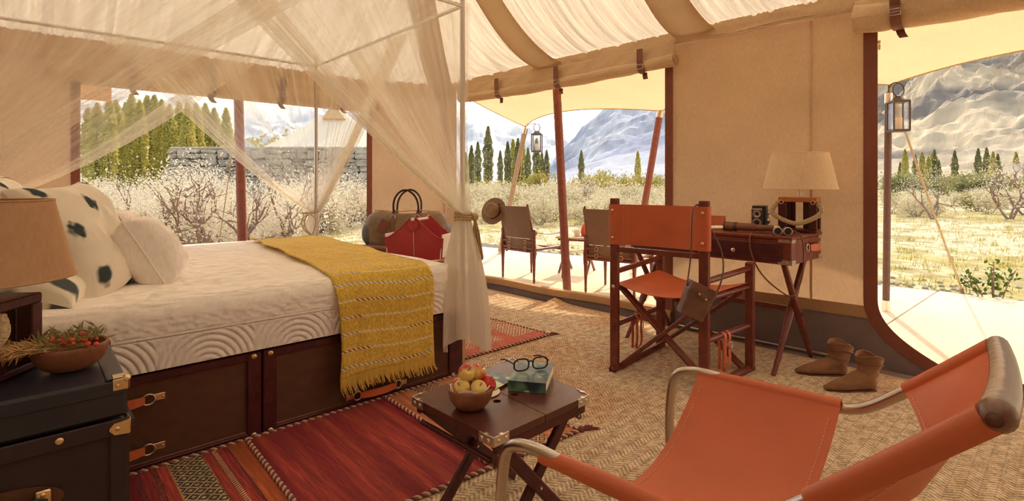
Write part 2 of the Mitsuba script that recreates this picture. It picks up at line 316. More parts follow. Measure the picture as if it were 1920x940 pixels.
def groundc(p, n, uv):
    a = fbm(p.x * 0.35, p.y * 0.35); b = fbm(p.x * 2.2 + 9, p.y * 2.2); c = noise(p.x * 9, p.y * 9)
    g = mix(F3(0.52, 0.45, 0.30), F3(0.36, 0.31, 0.12), smoothstep(0.42, 0.62, 0.6 * a + 0.4 * b))
    g = mix(g, F3(0.30, 0.24, 0.12), smoothstep(0.55, 0.7, b) * 0.7)
    return g * (0.72 + 0.5 * c)
pr('ground', groundc, 1.0, bump=lambda p, n, uv: 0.05 * fbm(p.x * 5, p.y * 5), eps=5e-3)
pr('pebble', vary((0.36, 0.33, 0.28), 9, 0.9), 0.9)
pr('deck', lambda p, n, uv: F3(0.70, 0.62, 0.47) * (0.86 + 0.22 * fbm(p.x * 2.1, p.y * 2.1)) * (0.93 + 0.14 * noise(p.x * 70, p.y * 70)), 0.9)
pr('stone', lambda p, n, uv: mix(F3(0.30, 0.265, 0.22), F3(0.50, 0.45, 0.37), noise(p.x * 2.6, p.y * 2.6, p.z * 2.6)) * (0.75 + 0.5 * fbm(p.x * 9, p.y * 9, p.z * 9)), 0.95)
pr('mortar', (0.16, 0.14, 0.12), 1.0)
def rockfn(a, b, k, k2):
    def f(p, n, uv):
        s = fbm(p.x * k, p.y * k, p.z * k * 2.5, octaves=5); return mix(F3(*a), F3(*b), smoothstep(0.33, 0.56, s)) * (0.8 + 0.4 * noise(p.x * k2, p.y * k2, p.z * k2))
    return f
pr('rock_near', rockfn((0.22, 0.19, 0.165), (0.52, 0.43, 0.30), 0.035, 0.25), 1.0)
pr('rock_mid_hazed', rockfn((0.23, 0.26, 0.35), (0.38, 0.40, 0.46), 0.006, 0.04), 1.0)  # blue grey tint stands in for distance haze, put into the rock colour
def snow_hazec(p, n, uv):
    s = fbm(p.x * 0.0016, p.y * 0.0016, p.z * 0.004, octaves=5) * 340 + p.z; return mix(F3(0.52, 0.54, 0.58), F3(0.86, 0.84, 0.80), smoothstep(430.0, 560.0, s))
pr('rock_far_hazed', snow_hazec, 1.0)  # snow over rock paled in its colour to imitate distance haze

# ================================================================ THE TENT
YB = 5.05                                                # back wall
def xw(y): return 3.63 + 0.066 * (4.2 - np.asarray(y, float))   # right wall
def eave_z(y): return 2.332 - 0.0125 * np.asarray(y, float)
def wallpt(y, z, off=0.0): return np.stack([xw(y) - off, np.asarray(y, float) + 0 * np.asarray(z), np.asarray(z, float) + 0 * np.asarray(y)], -1)
def wrinkle(y, z, a=0.02, seed=0):
    q = np.stack([y * 1.0 + z * 0.6, y * 0 + 3.3, z * 1.0 - y * 0.5], -1)
    return a * (meshkit.fbm(q * 2.2, 3, seed) - 0.5) * 2
floor = struct('floor', 'ground sheet of the tent under the woven jute matting', 'floor', bx(7.2, 8.2, 0.05, (0.2, 1.2, -0.028)), 'mudwall', False)
wr = struct('wall_right', 'tan canvas tent wall between the two rolled up doors behind the desk', 'tent wall', None, None)
ZC = 0.41
def yr(z):
    z = np.asarray(z, float); return np.where(z > ZC, 0.863, 0.863 - 0.36 * (np.clip(ZC - z, 0, 1) / 0.37) ** 2.2)
def wallpatch(z0, z1, y1, nz_, ny, off=0.0, seed=0, a=0.022, yfn=yr):
    z = np.linspace(z0, z1, nz_)[:, None]; t = np.linspace(0, 1, ny)[None]; y0 = yfn(z); y = y0 + (y1 - y0) * t; z = z + 0 * t
    P = wallpt(y, z, off); P[..., 0] -= wrinkle(y, z, a, seed) + 0.010 * np.sin((z * 0.8 - y) * 26 + 2 * np.sin(z * 5)) * np.exp(-np.clip(y - 0.86, 0, 9) / 0.13) * np.clip((z - 0.4) * 2, 0, 1) + 0.007 * np.sin((z + y * 0.8) * 30) * np.exp(-((y - 1.55) / 0.3) ** 2) * np.exp(-((z - 0.5) / 0.2) ** 2); return P
part(wr, 'canvas_panel', grid(wallpatch(0.30, 2.33, 2.21, 90, 60)[:, ::-1]), 'canvas', True)
part(wr, 'mud_flap', grid(wallpatch(-0.07, 0.32, 2.21, 24, 50, 0.012, 3, 0.03)[:, ::-1]), 'mudwall', True, 'dark grey mud flap along the foot of the canvas')
part(wr, 'flap_strip', shell(wallpatch(0.285, 0.36, 2.21, 5, 50, 0.02, 3, 0.02)[:, ::-1], 0.006), 'sill', 40, 'brown strip sewn along the top of the mud flap')
zc = np.concatenate([np.linspace(2.06, ZC, 30), np.linspace(ZC, 0.04, 26)[1:]]); C0 = np.stack([yr(zc), zc], -1)
C0 = np.vstack([C0, np.stack([np.linspace(0.45, -1.6, 12), np.full(12, 0.035)], -1)])
tn = np.gradient(C0, axis=0); tn /= np.linalg.norm(tn, axis=1, keepdims=True); nn = np.stack([-tn[:, 1], tn[:, 0]], -1)
nn *= np.sign(nn[0, 0] + 1e-9)
def strip2(c, n, a, b, off, k=4):
    s = np.linspace(a, b, k)[None, :, None]; q = c[:, None] + n[:, None] * s; return wallpt(q[..., 0], q[..., 1], off)
P = strip2(C0, nn, -0.012, 0.062, 0.024)
part(wr, 'door_trim', shell(P, 0.006), 'trim', 40, 'dark red brown leather edging along the door opening')
yy = np.linspace(0, 1, 3)
part(wr, 'door_trim', shell(np.stack([wallpt(np.linspace(2.19, 2.255, 3), np.full(3, z), 0.02) for z in np.linspace(0.0, 2.1, 30)]), 0.006), 'trim', 40)
part(wr, 'seam', shell(np.stack([wallpt(np.linspace(1.212, 1.226, 3), np.full(3, z), 0.016 + float(wrinkle(np.array(1.219), np.array(z)))) for z in np.linspace(0.36, 2.2, 60)])[:, ::-1], 0.004), 'canvas_roll', True)
part(wr, 'canvas_panel', grid(np.stack([wallpt(np.linspace(4.83, 5.06, 6), np.full(6, z)) for z in np.linspace(0, 2.3, 30)])), 'canvas', True)
part(wr, 'lintel', grid(np.stack([wallpt(np.linspace(2.2, 4.85, 30), np.full(30, z), -0.02) for z in np.linspace(2.08, 2.3, 5)])), 'canvas', True)
part(wr, 'lintel', grid(np.stack([wallpt(np.linspace(-1.6, 0.9, 30), np.full(30, z), -0.02) for z in np.linspace(2.08, 2.34, 5)])), 'canvas', True)
part(wr, 'low_flap', grid(np.stack([wallpt(np.linspace(-1.6, 0.62, 20), np.full(20, z), 0.02) for z in (-0.07, 0.0, 0.06)])), 'mudwall', True)
# sills
ys = np.linspace(2.2, 4.84, 30); prof = [(0.0, 0.0), (0.012, 0.05), (0.02, 0.075)]
sl = struct('door_sill', 'raised canvas sill at the foot of the far door opening', 'door sill', None, None)
part(sl, 'sill_flap', grid(np.stack([wallpt(ys, z + 0 * ys, 0.04 - o + 0.02 * nz(np.stack([ys * 3, ys * 0, ys * 0 + z * 9], -1), 1)) for o, z in prof])), 'mudwall', True)
P = np.stack([wallpt(ys, z + 0.006 * np.sin(ys * 5), o) for o, z in [(0.045, 0.068), (0.045, 0.105), (0.03, 0.125), (-0.04, 0.125), (-0.05, 0.10), (-0.05, -0.04)]])
part(sl, 'sill_trim', shell(P[:, ::-1], 0.006), 'sill', 40)
# valance along the right eave
def valance(P0, P1, z0f, z1f, off, inward, n=240, seed=0, hang=0.0):
    t = np.linspace(0, 1, n); base = P0 + (P1 - P0) * t[:, None]; L = np.linalg.norm(P1 - P0); rows = []
    for k in range(9):
        s = k / 8; q = base + inward * (off + s * 0.01 + s * 0.034 * 2 * (meshkit.fbm(np.stack([t * L * 6, t * 0 + s * 1.5, t * 0], -1), 3, seed) - 0.5))[:, None]
        q[:, 2] = z0f(t) * (1 - s) + z1f(t) * s + (0.012 * 2 * (meshkit.fbm(np.stack([t * L * 3, t * 0, t * 0 + 5], -1), 2, seed) - 0.5) if k == 8 else 0); rows.append(q)
    return np.stack(rows)
y0, y1 = 5.03, -1.6
va = struct('trim_1', 'canvas valance hanging along the eave above the right wall', 'valance', None, None)
VP = valance(A(xw(y0), y0, 0), A(xw(y1), y1, 0), lambda t: eave_z(y0 + (y1 - y0) * t) + 0.01, lambda t: 2.155 + 0.045 * np.clip(t * 3, 0, 1), 0.05, A(-1, 0, 0))
part(va, 'valance', shell(VP, 0.005), 'canvas_roll', True)
part(va, 'hem', tube(VP[-1] + A(-0.003, 0, 0.02), 0.004, 5), 'canvas_roll', True)

# --- roof
XR = lambda y: xw(y) - 0.03
def rise(d): return np.where(d < 0.8, 0.12 * d + 0.63 * d * d, 0.4992 + (d - 0.8) * 0.85)
RID = 2.6
ce = struct('ceiling', 'pleated cream lining and canvas beams of the tent roof', 'tent roof', None, None)
def roof_r(y, d): return np.stack([XR(y) - d, y + 0 * d, eave_z(y) + rise(d)], -1)
def ez_b(x): return 2.19 + 0.082 * np.clip((x - 2.4) / 1.2, 0, 1)
def roof_b(x, d): return np.stack([x + 0 * d, YB - d, ez_b(x) + rise(d)], -1)
beams_r = [3.44, 2.0, 0.56, -0.88]
def bw(d): return 0.165 - 0.03 * np.clip(d / 0.7, 0, 1)
def pleats(fn, s0, s1, dmaxfn, n, seed):
    s = np.linspace(0, 1, n)
    rr = np.random.default_rng(seed); k = max(int(abs(s1 - s0) / 0.036), 4)
    ed = np.sort(np.concatenate([[0, 1], (np.arange(1, k) + rr.uniform(-0.35, 0.35, k - 1)) / k])); hgt = rr.uniform(0.4, 1.0, k + 1)
    i = np.clip(np.searchsorted(ed, s, 'right') - 1, 0, k - 1); f = (s - ed[i]) / (ed[i + 1] - ed[i]); fold = np.abs(np.sin(PI * f)) ** 0.8 * hgt[i]
    rows = []
    for t in np.linspace(0, 1, 26):
        t2 = t ** 1.25; S = s0 + (s1 - s0) * s; d = dmaxfn(S) * t2
        P = fn(S, d); P[:, 2] -= 0.022 * fold * 1.7 * (0.35 + 0.65 * np.sin(PI * min(t * 1.0 + 0.1, 1))) * (0.6 + 0.4 * np.sin(9 * t + hgt[i] * 7)) + 0.02 * np.sin(PI * s) * np.sin(PI * t); rows.append(P)
    return np.stack(rows), np.stack([np.tile(s * abs(s1 - s0), 26), np.repeat(np.linspace(0, 2.6, 26), n)], -1)
hipR = lambda y: np.minimum(RID, np.maximum(YB - y, 0.02)); hipB = lambda x: np.minimum(RID, np.maximum(3.6 - x, 0.02))
edges = [4.93, 3.44, 2.0, 0.56, -0.88, -1.7]
for k in range(5):
    a, b = edges[k] - (0.10 if k else 0.0), edges[k + 1] + (0.10 if k < 4 else 0)
    P, uv = pleats(roof_r, a, b, hipR, 260, 20 + k); part(ce, 'pleated_panel', grid(P[:, ::-1]), 'pleat', True, uv=uv.reshape(26, 260, 2)[:, ::-1].reshape(-1, 2))
edges = [3.48, 2.02, 0.58, -0.98, -2.2]
for k in range(4):
    a, b = edges[k], edges[k + 1]
    P, uv = pleats(roof_b, a, b, hipB, 260, 40 + k); part(ce, 'pleated_panel', grid(P), 'pleat', True, uv=uv)
for y in beams_r:
    d = np.linspace(-0.02, min(RID, YB - y), 40)
    P = np.stack([roof_r(np.full(40, y) + s * bw(d), d) - A(0, 0, 1) * (0.045 + 0.012 * (1 - s * s) * np.clip(1.1 - d, 0.3, 1))[:, None] for s in np.linspace(-1, 1, 7)])
    part(ce, 'canvas_beam', grid(P), 'canvas_beam', True)
for x in (-0.98,):
    d = np.linspace(-0.02, min(RID, 3.6 - x), 40)
    P = np.stack([roof_b(np.full(40, x) + s * bw(d), d) - A(0, 0, 1) * (0.045 + 0.012 * (1 - s * s) * np.clip(1.1 - d, 0.3, 1))[:, None] for s in np.linspace(-1, 1, 7)])
    part(ce, 'canvas_beam', grid(P[::-1]), 'canvas_beam', True)
d = np.linspace(0.0, RID, 50); hx = A(1, -1, 0) / math.sqrt(2)
P = np.stack([np.stack([3.6 - d, YB - d, 2.24 + rise(d) - 0.05], -1) + hx * s * 0.13 - A(0, 0, 0.06) * abs(s) + A(0, 0, -0.0) for s in np.linspace(-1, 1, 7)])
part(ce, 'canvas_beam', grid(P), 'canvas_beam', True)
# the outer canvas of the roof, a little above the lining
for fn, a, b, hp, fl in ((roof_r, 5.05, -1.7, hipR, 1), (roof_b, 3.6, -2.2, hipB, 0)):
    S = np.linspace(a, b, 40); P = np.stack([fn(S, hp(S) * t) + A(0, 0, 0.16) * min(1, t * 4 + 0.25) for t in np.linspace(0, 1, 14)])
    part(ce, 'fly_sheet', grid(P[:, ::-1] if fl else P), 'fly', True)

# the far side of the roof, over the place the picture is taken from
for nm, m, dz in (('lining', 'pleat', 0.0), ('fly_sheet', 'fly', 0.16)):
    y = np.linspace(-1.7, YB - RID, 24)[None]; d = np.linspace(0, 2.6, 20)[:, None]; rx = XR(y) - RID
    part(ce, nm, grid(np.stack([rx - d + 0 * y, y + 0 * d, eave_z(y) + rise(RID) - (rise(np.array(RID)) - rise(RID - d)) + dz], -1)), m, True)
# --- back wall
wb = struct('wall_back', 'canvas tent wall with a wide opening behind the bed', 'tent wall', None, None)
def bpatch(x0, x1, z0, z1, n=40, m=50, a=0.014, off=0.0, seed=5):
    x, z = np.meshgrid(np.linspace(x0, x1, n), np.linspace(z0, z1, m)); y = YB - off - wrinkle(x, z, a, seed)
    return np.stack([x, y, z], -1)
XL, XO = 0.281, 2.60
part(wb, 'canvas_panel', grid(bpatch(XO, 3.60, 0.0, 2.25)), 'canvas', True)
part(wb, 'canvas_panel', grid(bpatch(-2.2, XL, 0.0, 2.25, 60)), 'canvas', True)
part(wb, 'lintel', grid(bpatch(XL, XO, 1.86, 2.25, 60, 12)), 'canvas', True)
part(wb, 'opening_trim', bx(0.055, 0.012, 1.95, (XL - 0.025, YB - 0.02, 0.97), 0.004), 'trim', 30, 'dark red brown edging of the opening')
part(wb, 'opening_trim', bx(0.06, 0.012, 1.95, (XO + 0.012, YB - 0.02, 0.97), 0.004), 'trim', 30)
part(wb, 'low_sill', grid(bpatch(XL, XO, 0.0, 0.12, 30, 4)), 'mudwall', True)
part(wb, 'window_sash', bx(0.9, 0.02, 0.03, (-0.30, YB - 0.03, 1.06), 0.004), 'canvas_roll')
vb = struct('trim_2', 'canvas valance hanging along the eave above the back wall', 'valance', None, None)
VP = valance(A(-2.2, YB, 0), A(3.58, YB, 0), lambda t: ez_b(-2.2 + 5.78 * t) + 0.02, lambda t: 2.03 + 0.1 * np.clip((-2.2 + 5.78 * t - 2.4) / 1.2, 0, 1), 0.05, A(0, -1, 0), seed=4)
part(vb, 'valance', shell(VP[::-1], 0.005), 'canvas_roll', True)
# left end wall behind the bed head
wl = struct('wall_left', 'canvas end wall of the tent behind the bed head', 'tent wall', None, None)
x, z = np.meshgrid(np.linspace(1.6, YB, 50), np.linspace(0, 2.3, 40)); part(wl, 'canvas_panel', grid(np.stack([-0.75 + wrinkle(x, z, 0.012, 8), x, z], -1)), 'canvas', True)
z = np.linspace(0, 1, 12)[:, None]; y = np.linspace(1.6, YB, 30)[None]; part(wl, 'gable_panel', grid(np.stack([-0.75 + 0 * (y + z), y + 0 * z, 2.3 + z * np.maximum(rise(np.minimum(YB - y, RID)) - 0.03, 0.02)], -1)), 'canvas', True)

for z0, z1, y0, y1 in ((0, 2.3, -1.7, 1.6),):
    x, z = np.meshgrid(np.linspace(y0, y1, 40), np.linspace(z0, z1, 30)); part(wl, 'canvas_panel', grid(np.stack([-1.75 + wrinkle(x, z, 0.012, 8), x, z], -1)), 'canvas', True)
part(wl, 'canvas_panel', grid(np.stack(np.meshgrid([-1.75, -0.75], [1.6], [0, 1.2, 2.4], indexing='ij'), -1)[:, 0]), 'canvas', True)
wf = struct('wall_front', 'canvas tent wall at the near side of the room', 'tent wall', None, None)
x, z = np.meshgrid(np.linspace(-1.75, 4.02, 60), np.linspace(0, 2.35, 30)); part(wf, 'canvas_panel', grid(np.stack([x, -1.7 + wrinkle(x, z, 0.012, 9), z], -1)), 'canvas', True)
part(wf, 'gable_panel', grid(np.stack([np.stack([np.linspace(-1.6, 3.98, 60), np.full(60, -1.7), 2.33 + t * (rise(2.6 - np.abs(np.linspace(-1.6, 3.98, 60) - 1.39)) + 0.02)], -1) for t in np.linspace(0, 1, 6)])), 'canvas', True)
# --- rolled-up door flaps with their leather straps
def spiral_cap(c, r, axis):
    k = np.linspace(0, 5 * PI, 90); d, s, u = frame(axis); rr = r * (0.12 + 0.85 * k / k[-1])
    return tube(A(*c) + (np.cos(k) * rr)[:, None] * s + (np.sin(k) * rr)[:, None] * u, 0.006, 5)
def rolled_flap(name, label, P0, P1, r, zdrop, inward, strap_t, seed, group):
    t0 = thing(name, label, 'canvas flap', group); P0, P1 = A(*P0), A(*P1); n = 160; t = np.linspace(0, 1, n); L = np.linalg.norm(P1 - P0); ax = (P1 - P0) / L
    a = np.linspace(0, 2 * PI, 25)[:-1]; V = []
    dip = sum(np.exp(-((t - s) * L / 0.06) ** 2) for s in strap_t)
    for k in range(n):
        rr = r * (1 + 0.5 * (meshkit.fbm(np.stack([np.cos(a) * 1.2 + t[k] * L * 5, np.sin(a) * 1.2, a * 0 + t[k] * L * 1.2], -1), 3, seed) - 0.5)) * (1 - 0.12 * dip[k])
        V.append(P0 + (P1 - P0) * t[k] + inward * (rr * np.cos(a))[:, None] + A(0, 0, 1) * (rr * np.sin(a) * 1.05 - 0.02 * math.sin(PI * t[k]))[:, None])
    V = np.array(V); V = np.concatenate([V, V[:, :1]], 1); v, f = grid(V)
    i = np.arange(24); caps = np.vstack([np.stack([i * 0 + len(v), i, i + 1], 1), np.stack([i * 0 + len(v) + 1, (n - 1) * 25 + i + 1, (n - 1) * 25 + i], 1)])
    part(t0, 'roll', (np.vstack([v, P0 - ax * 0.002, P1 + ax * 0.002]), np.vstack([f, caps])), 'canvas_roll', 50)
    part(t0, 'roll_end', J(spiral_cap(P0 - ax * 0.004, r * 0.9, ax), spiral_cap(P1 + ax * 0.004, r * 0.9, ax)), 'canvas_roll', True)
    rows = []
    for k in range(7):
        s = k / 6; q = P0 + (P1 - P0) * t[:, None] + inward * (0.3 * r + 0.012 * np.sin(t * L * 23 + 3 * s) * s * (1 - s) * 3)[:, None] * (0.2 + 0.8 * s) + A(0, 0, 1) * (zdrop * (1 - s) + 0.6 * r * s); rows.append(q)
    part(t0, 'hanging_flap', shell(np.stack(rows), 0.004), 'canvas_roll', True)
    for s in strap_t:
        c = P0 + (P1 - P0) * s; an = np.linspace(-0.6 * PI, 0.12 * PI, 18)
        loop = [c + inward * (r * 1.08 * math.cos(x)) + A(0, 0, 1) * (r * 1.08 * math.sin(x) - 0.02 * math.sin(PI * s)) for x in an]; loop += [c + inward * r * 1.12 + A(0, 0, zz_) for zz_ in np.linspace(r * 0.6, zdrop * 0.9, 6)]
        loop = np.array(loop); w = 0.026
        st = part(t0, 'strap', shell(np.stack([loop - ax * w, loop, loop + ax * w]), 0.005), 'brown_leather', 40)
        b = c + inward * (r * 1.12 * math.cos(0.1)) + A(0, 0, r * 0.1 - 0.02)
        q = [b + ax * x + A(0, 0, 1) * z for x, z in ((-0.027, -0.018), (0.027, -0.018), (0.027, 0.018), (-0.027, 0.018))]
        part(st, 'buckle', J(tube(np.array(q), 0.003, 6, closed=True), rod(q[0] + A(0, 0, 0.018), q[1] + A(0, 0, 0.018), 0.0025, 6)), 'nickel', True)
        e = np.array([loop[0], loop[0] + ax * 0.01 - A(0, 0, 0.03) + inward * 0.01, loop[0] + ax * 0.025 - A(0, 0, 0.055) + inward * 0.025])
        part(st, 'loose_end', shell(np.stack([e - ax * w * 0.8, e + ax * w * 0.8]), 0.004), 'brown_leather', 40)
    return t0
IN = A(-1, 0, 0)
rolled_flap('rolled_flap', 'canvas flap rolled and strapped above the door opening with two camp chairs', wallpt(4.66, 2.060, 0.085), wallpt(2.13, 2.078, 0.085), 0.047, 0.14, IN, (0.245, 0.55, 0.89), 2, None)
rolled_flap('rolled_flap', 'big canvas flap rolled above the right door with wide dark strap', wallpt(0.955, 2.13, 0.07), wallpt(-1.6, 2.13, 0.07), 0.082, 0.12, IN, (0.085, 0.75), 6, None)
rolled_flap('rolled_flap', 'canvas flap rolled above the wide opening behind the bed', A(0.10, YB - 0.07, 1.94), A(2.68, YB - 0.07, 1.955), 0.062, 0.15, A(0, -1, 0), (0.19, 0.40, 0.62, 0.85), 9, None)
# zip pull at the right door
zp = thing('zip_pull', 'small metal zip pull hanging at the top of the right door edge', 'zip pull')
part(zp, 'slider', bx(0.012, 0.014, 0.02, wallpt(0.84, 1.985, 0.035), 0.003), 'brass'); part(zp, 'tab', bx(0.004, 0.012, 0.035, wallpt(0.84, 1.955, 0.035), 0.002), 'brass')
# pipe at the foot of the right wall
single('floor_pipe', 'thin grey pipe lying along the foot of the wall under the desk', 'pipe', tube(np.array([wallpt(y, 0.02, 0.05) for y in np.linspace(1.05, 2.15, 12)]), 0.011, 8), 'nickel', True)

# --- floor coverings
def mat_sheet(x0, x1, y0, y1, curl=None, n=50, m=60, z0=0.004):
    x, y = np.meshgrid(np.linspace(x0, x1, n), np.linspace(y0, y1, m), indexing='ij'); z = z0 + 0.003 * (meshkit.fbm(np.stack([x * 2, y * 2, x * 0], -1), 2, 3)) + 0 * x
    P = np.stack([x, y, z], -1)
    if curl is not None: P[..., 2] += curl(x, y)
    return P
j1 = thing('jute_mat', 'large herringbone jute mat covering the tent floor under the chairs', 'mat')
PA = mat_sheet(-0.70, 3.63, -1.66, 3.36, lambda x, y: 0.035 * np.exp(-((x - 3.63) ** 2 + (y - 3.36) ** 2) / 0.014), 90, 90, 0.006); 
part(j1, 'weave', shell(PA, 0.006), 'jute', 40)
part(j1, 'bound_edge', tube(PA[-1] + A(0, 0, 0.004), 0.009, 6), 'jute_edge', True)
j2 = thing('jute_mat', 'second jute mat by the sill of the door with camp chairs', 'mat')
PB = mat_sheet(-0.70, 3.56, 3.34, 5.0, None, 40, 30, 0.002); part(j2, 'weave', shell(PB, 0.006), 'jute', 40); part(j2, 'bound_edge', tube(PB[-1] + A(0, 0, 0.004), 0.009, 6), 'jute_edge', True)
def braid(parent, pts, r=0.0055, pitch=0.034):
    pts = np.asarray(pts, float); L = np.linalg.norm(pts[-1] - pts[0]); n = int(L / pitch * 10) + 2; t = np.linspace(0, 1, n); c = pts[0] + (pts[-1] - pts[0]) * t[:, None]; d, s, u = frame(pts[-1] - pts[0])
    for k, m in ((0, 'braid_light'), (1, 'braid_dark')):
        a = t * L / pitch * 2 * PI + k * PI; part(parent, 'braided_edge', tube(c + (np.cos(a) * r)[:, None] * s + (np.sin(a) * r * 0.7)[:, None] * u + A(0, 0, r), r * 0.95, 6), m, True)
def tassel(parent, p, d, n=36, L=0.10, seed=1, m='braid_dark', name='tassel'):
    rr = np.random.default_rng(seed); p = A(*p); d, s, u = frame(d); ms = [ball(0.016, p + A(0, 0, 0.012), 2)]
    for k in range(n):
        e = d * L * rr.uniform(0.6, 1) + s * rr.uniform(-0.5, 0.5) * L; e[2] = 0
        ms.append(tube(np.array([p + A(0, 0, 0.012), p + e * 0.4 + A(0, 0, 0.02 * rr.random()), p + e + A(0, 0, 0.003)]), 0.0025, 4))
    k = part(parent, name, J(*ms), m, True); labels[k] = {'kind': 'stuff'}
k1 = thing('kilim_rug', 'red striped kilim rug with braided edges lying along the bed side', 'rug')
sk = lambda y: 1.70 - 0.075 * 0
KP = mat_sheet(-0.4, 1.80, 1.64, 2.44, None, 60, 30, 0.016)
KP[..., 1] = 1.52 + 0.075 * (1.8 - KP[..., 0]) * 0.9 + (2.44 - 1.52 - 0.0675 * (1.8 - KP[..., 0])) * (KP[..., 1] - 1.64) / 0.8
part(k1, 'weave', shell(KP, 0.006), 'kilim', 40)
for q in ((KP[0, -1] - A(0, 0.012, 0), KP[-1, -1] - A(0, 0.012, 0)), (KP[0, 0], KP[-1, 0]), (A(0.685, 2.42, 0.024), A(0.665, 1.60, 0.024)), (A(1.345, 2.42, 0.024), A(1.32, 1.56, 0.024)), (KP[-1, 0], KP[-1, -1])): braid(k1, q)
tassel(k1, KP[-1, 0] + A(0.02, 0, -0.01), (1, -0.1, 0), seed=3)
k2 = thing('kilim_rug', 'pale red patterned kilim rug lying at the foot of the bed', 'rug')
KP = mat_sheet(1.95, 2.80, 2.63, 4.4, None, 30, 40, 0.016); KP[..., 0] -= (KP[..., 1] - 2.63) * 0.05
part(k2, 'weave', shell(KP, 0.006), 'kilim2', 40); braid(k2, (KP[0, 0], KP[-1, 0])); braid(k2, (KP[-1, 0], KP[-1, -1]))
tassel(k2, KP[-1, 0] + A(0.02, 0, -0.01), (1, -0.15, 0), n=26, L=0.07, seed=4)

# ================================================================ THE BED
BX0, BX1, BY0, BY1, BT = -0.30, 1.84, 2.45, 4.65, 0.66
def rivet(c, axis, r=0.012): 
    d, s, u = frame(axis); return lathe([(0, 0.004), (r * 0.6, 0.0036), (r, 0.0012), (r, -0.002)], 14, c, np.stack([s, u, d], 1))
bd = thing('bed', 'four poster bed of dark trunk-like panels with brass rivets, slim metal posts', 'bed')
part(bd, 'base', bx(BX1 - BX0 - 0.06, BY1 - BY0 - 0.06, 0.37, ((BX0 + BX1) / 2, (BY0 + BY1) / 2, 0.19)), 'mahogany', False)
def bed_panel(x0, x1, y, sgn):
    """front panel in the plane y, facing sgn"""
    k = part(bd, 'side_panel', bx(x1 - x0 - 0.05, 0.02, 0.35, ((x0 + x1) / 2, y - sgn * 0.022, 0.19)), 'panel_leather', False, 'brown leather inset panel')
    w = 0.058
    for nm, c, s in (('top_rail', ((x0 + x1) / 2, y - sgn * 0.014, 0.385 - 0.018), (x1 - x0 - 0.004, 0.03, 0.036)), ('bottom_rail', ((x0 + x1) / 2, y - sgn * 0.014, 0.018), (x1 - x0 - 0.004, 0.03, 0.036)),
                     ('stile', (x0 + w / 2 + 0.002, y - sgn * 0.013, 0.192), (w, 0.032, 0.386)), ('stile', (x1 - w / 2 - 0.002, y - sgn * 0.013, 0.192), (w, 0.032, 0.386))):
        part(k, nm, bx(*s, c, 0.004), 'mahogany', 30)
    part(k, 'bead', J(*[beam(p, q, 0.008, 0.01) for p, q in (((x0 + w, y - sgn * 0.012, 0.038), (x1 - w, y - sgn * 0.012, 0.038)), ((x0 + w, y - sgn * 0.012, 0.346), (x1 - w, y - sgn * 0.012, 0.346)))]), 'chairwood', 30)
    for x in (x0 + 0.033, x1 - 0.033):
        for z in (0.366, 0.022): part(k, 'rivet', rivet((x, y + sgn * 0.003, z), (0, sgn, 0), 0.013), 'brass', True)
    return k
p1 = bed_panel(BX0, 0.757, BY0, -1); p2 = bed_panel(0.760, BX1 - 0.012, BY0, -1)
def strap_handle(parent, xa, xb, z, y):
    h = part(parent, 'handle', shell(np.stack([np.stack([np.full(9, x), np.full(9, y - 0.012 - 0.016 * math.sin(PI * t)), z + np.linspace(-0.018, 0.018, 9) * (0.7 + 0.3 * math.sin(PI * t) ** 0.5)], -1) for t, x in zip(np.linspace(0, 1, 16), np.linspace(xa + 0.045, xb - 0.045, 16))]), 0.008), 'orange_leather', 40, 'orange leather handle strap')
    for x, s in ((xa, 1), (xb, -1)):
        part(h, 'ring', tube(np.array([(x + s * 0.032 + 0.022 * math.cos(q), y - 0.012, z + 0.02 * math.sin(q)) for q in np.linspace(0, 2 * PI, 19)[:-1]]), 0.0035, 6, closed=True), 'nickel', True)
        part(h, 'plate', bx(0.04, 0.004, 0.026, (x - s * 0.005, y - 0.004, z), 0.0015), 'brass', 30); part(h, 'screw', rivet((x - s * 0.016, y - 0.006, z), (0, -1, 0), 0.004), 'nickel', True)
strap_handle(p2, 1.165, 1.455, 0.072, BY0 - 0.012); strap_handle(p1, 0.09, 0.37, 0.292, BY0 - 0.012); strap_handle(p1, 0.09, 0.37, 0.10, BY0 - 0.012)
for x0, x1 in ((BY0, 3.55), (3.553, BY1)):
    k = part(bd, 'foot_panel', bx(0.02, x1 - x0 - 0.05, 0.35, (BX1 - 0.012, (x0 + x1) / 2, 0.19)), 'panel_leather', False)
    for nm, c, s in (('top_rail', (BX1, (x0 + x1) / 2, 0.367), (0.03, x1 - x0 - 0.004, 0.036)), ('bottom_rail', (BX1, (x0 + x1) / 2, 0.018), (0.03, x1 - x0 - 0.004, 0.036)), ('stile', (BX1 - 0.003, x0 + 0.03, 0.192), (0.04, 0.058, 0.386)), ('stile', (BX1 - 0.003, x1 - 0.03, 0.192), (0.04, 0.058, 0.386))): part(k, nm, bx(*s, c, 0.004), 'mahogany', 30)
part(bd, 'headboard', bx(0.06, BY1 - BY0, 0.62, (BX0 - 0.03, (BY0 + BY1) / 2, 0.38), 0.01), 'mahogany', 30)
ZT = 2.175
posts = [(BX1 + 0.053, BY0 + 0.04), (BX1 + 0.055, BY1 + 0.0), (BX0 - 0.07, BY0 - 0.01), (BX0 - 0.07, BY1)]
for x, y in posts:
    k = part(bd, 'post', rod((x, y, 0.0), (x, y, 2.26), 0.015, 14), 'steel', True, 'slim brushed metal post')
    part(k, 'finial', lathe([(0, 0.03), (0.012, 0.025), (0.018, 0.012), (0.016, 0)], 14, (x, y, 2.255)), 'steel', True)
for a, b in ((0, 1), (0, 2), (1, 3), (2, 3)): part(bd, 'canopy_rail', rod((*posts[a], ZT), (*posts[b], ZT), 0.011, 10), 'steel', True)

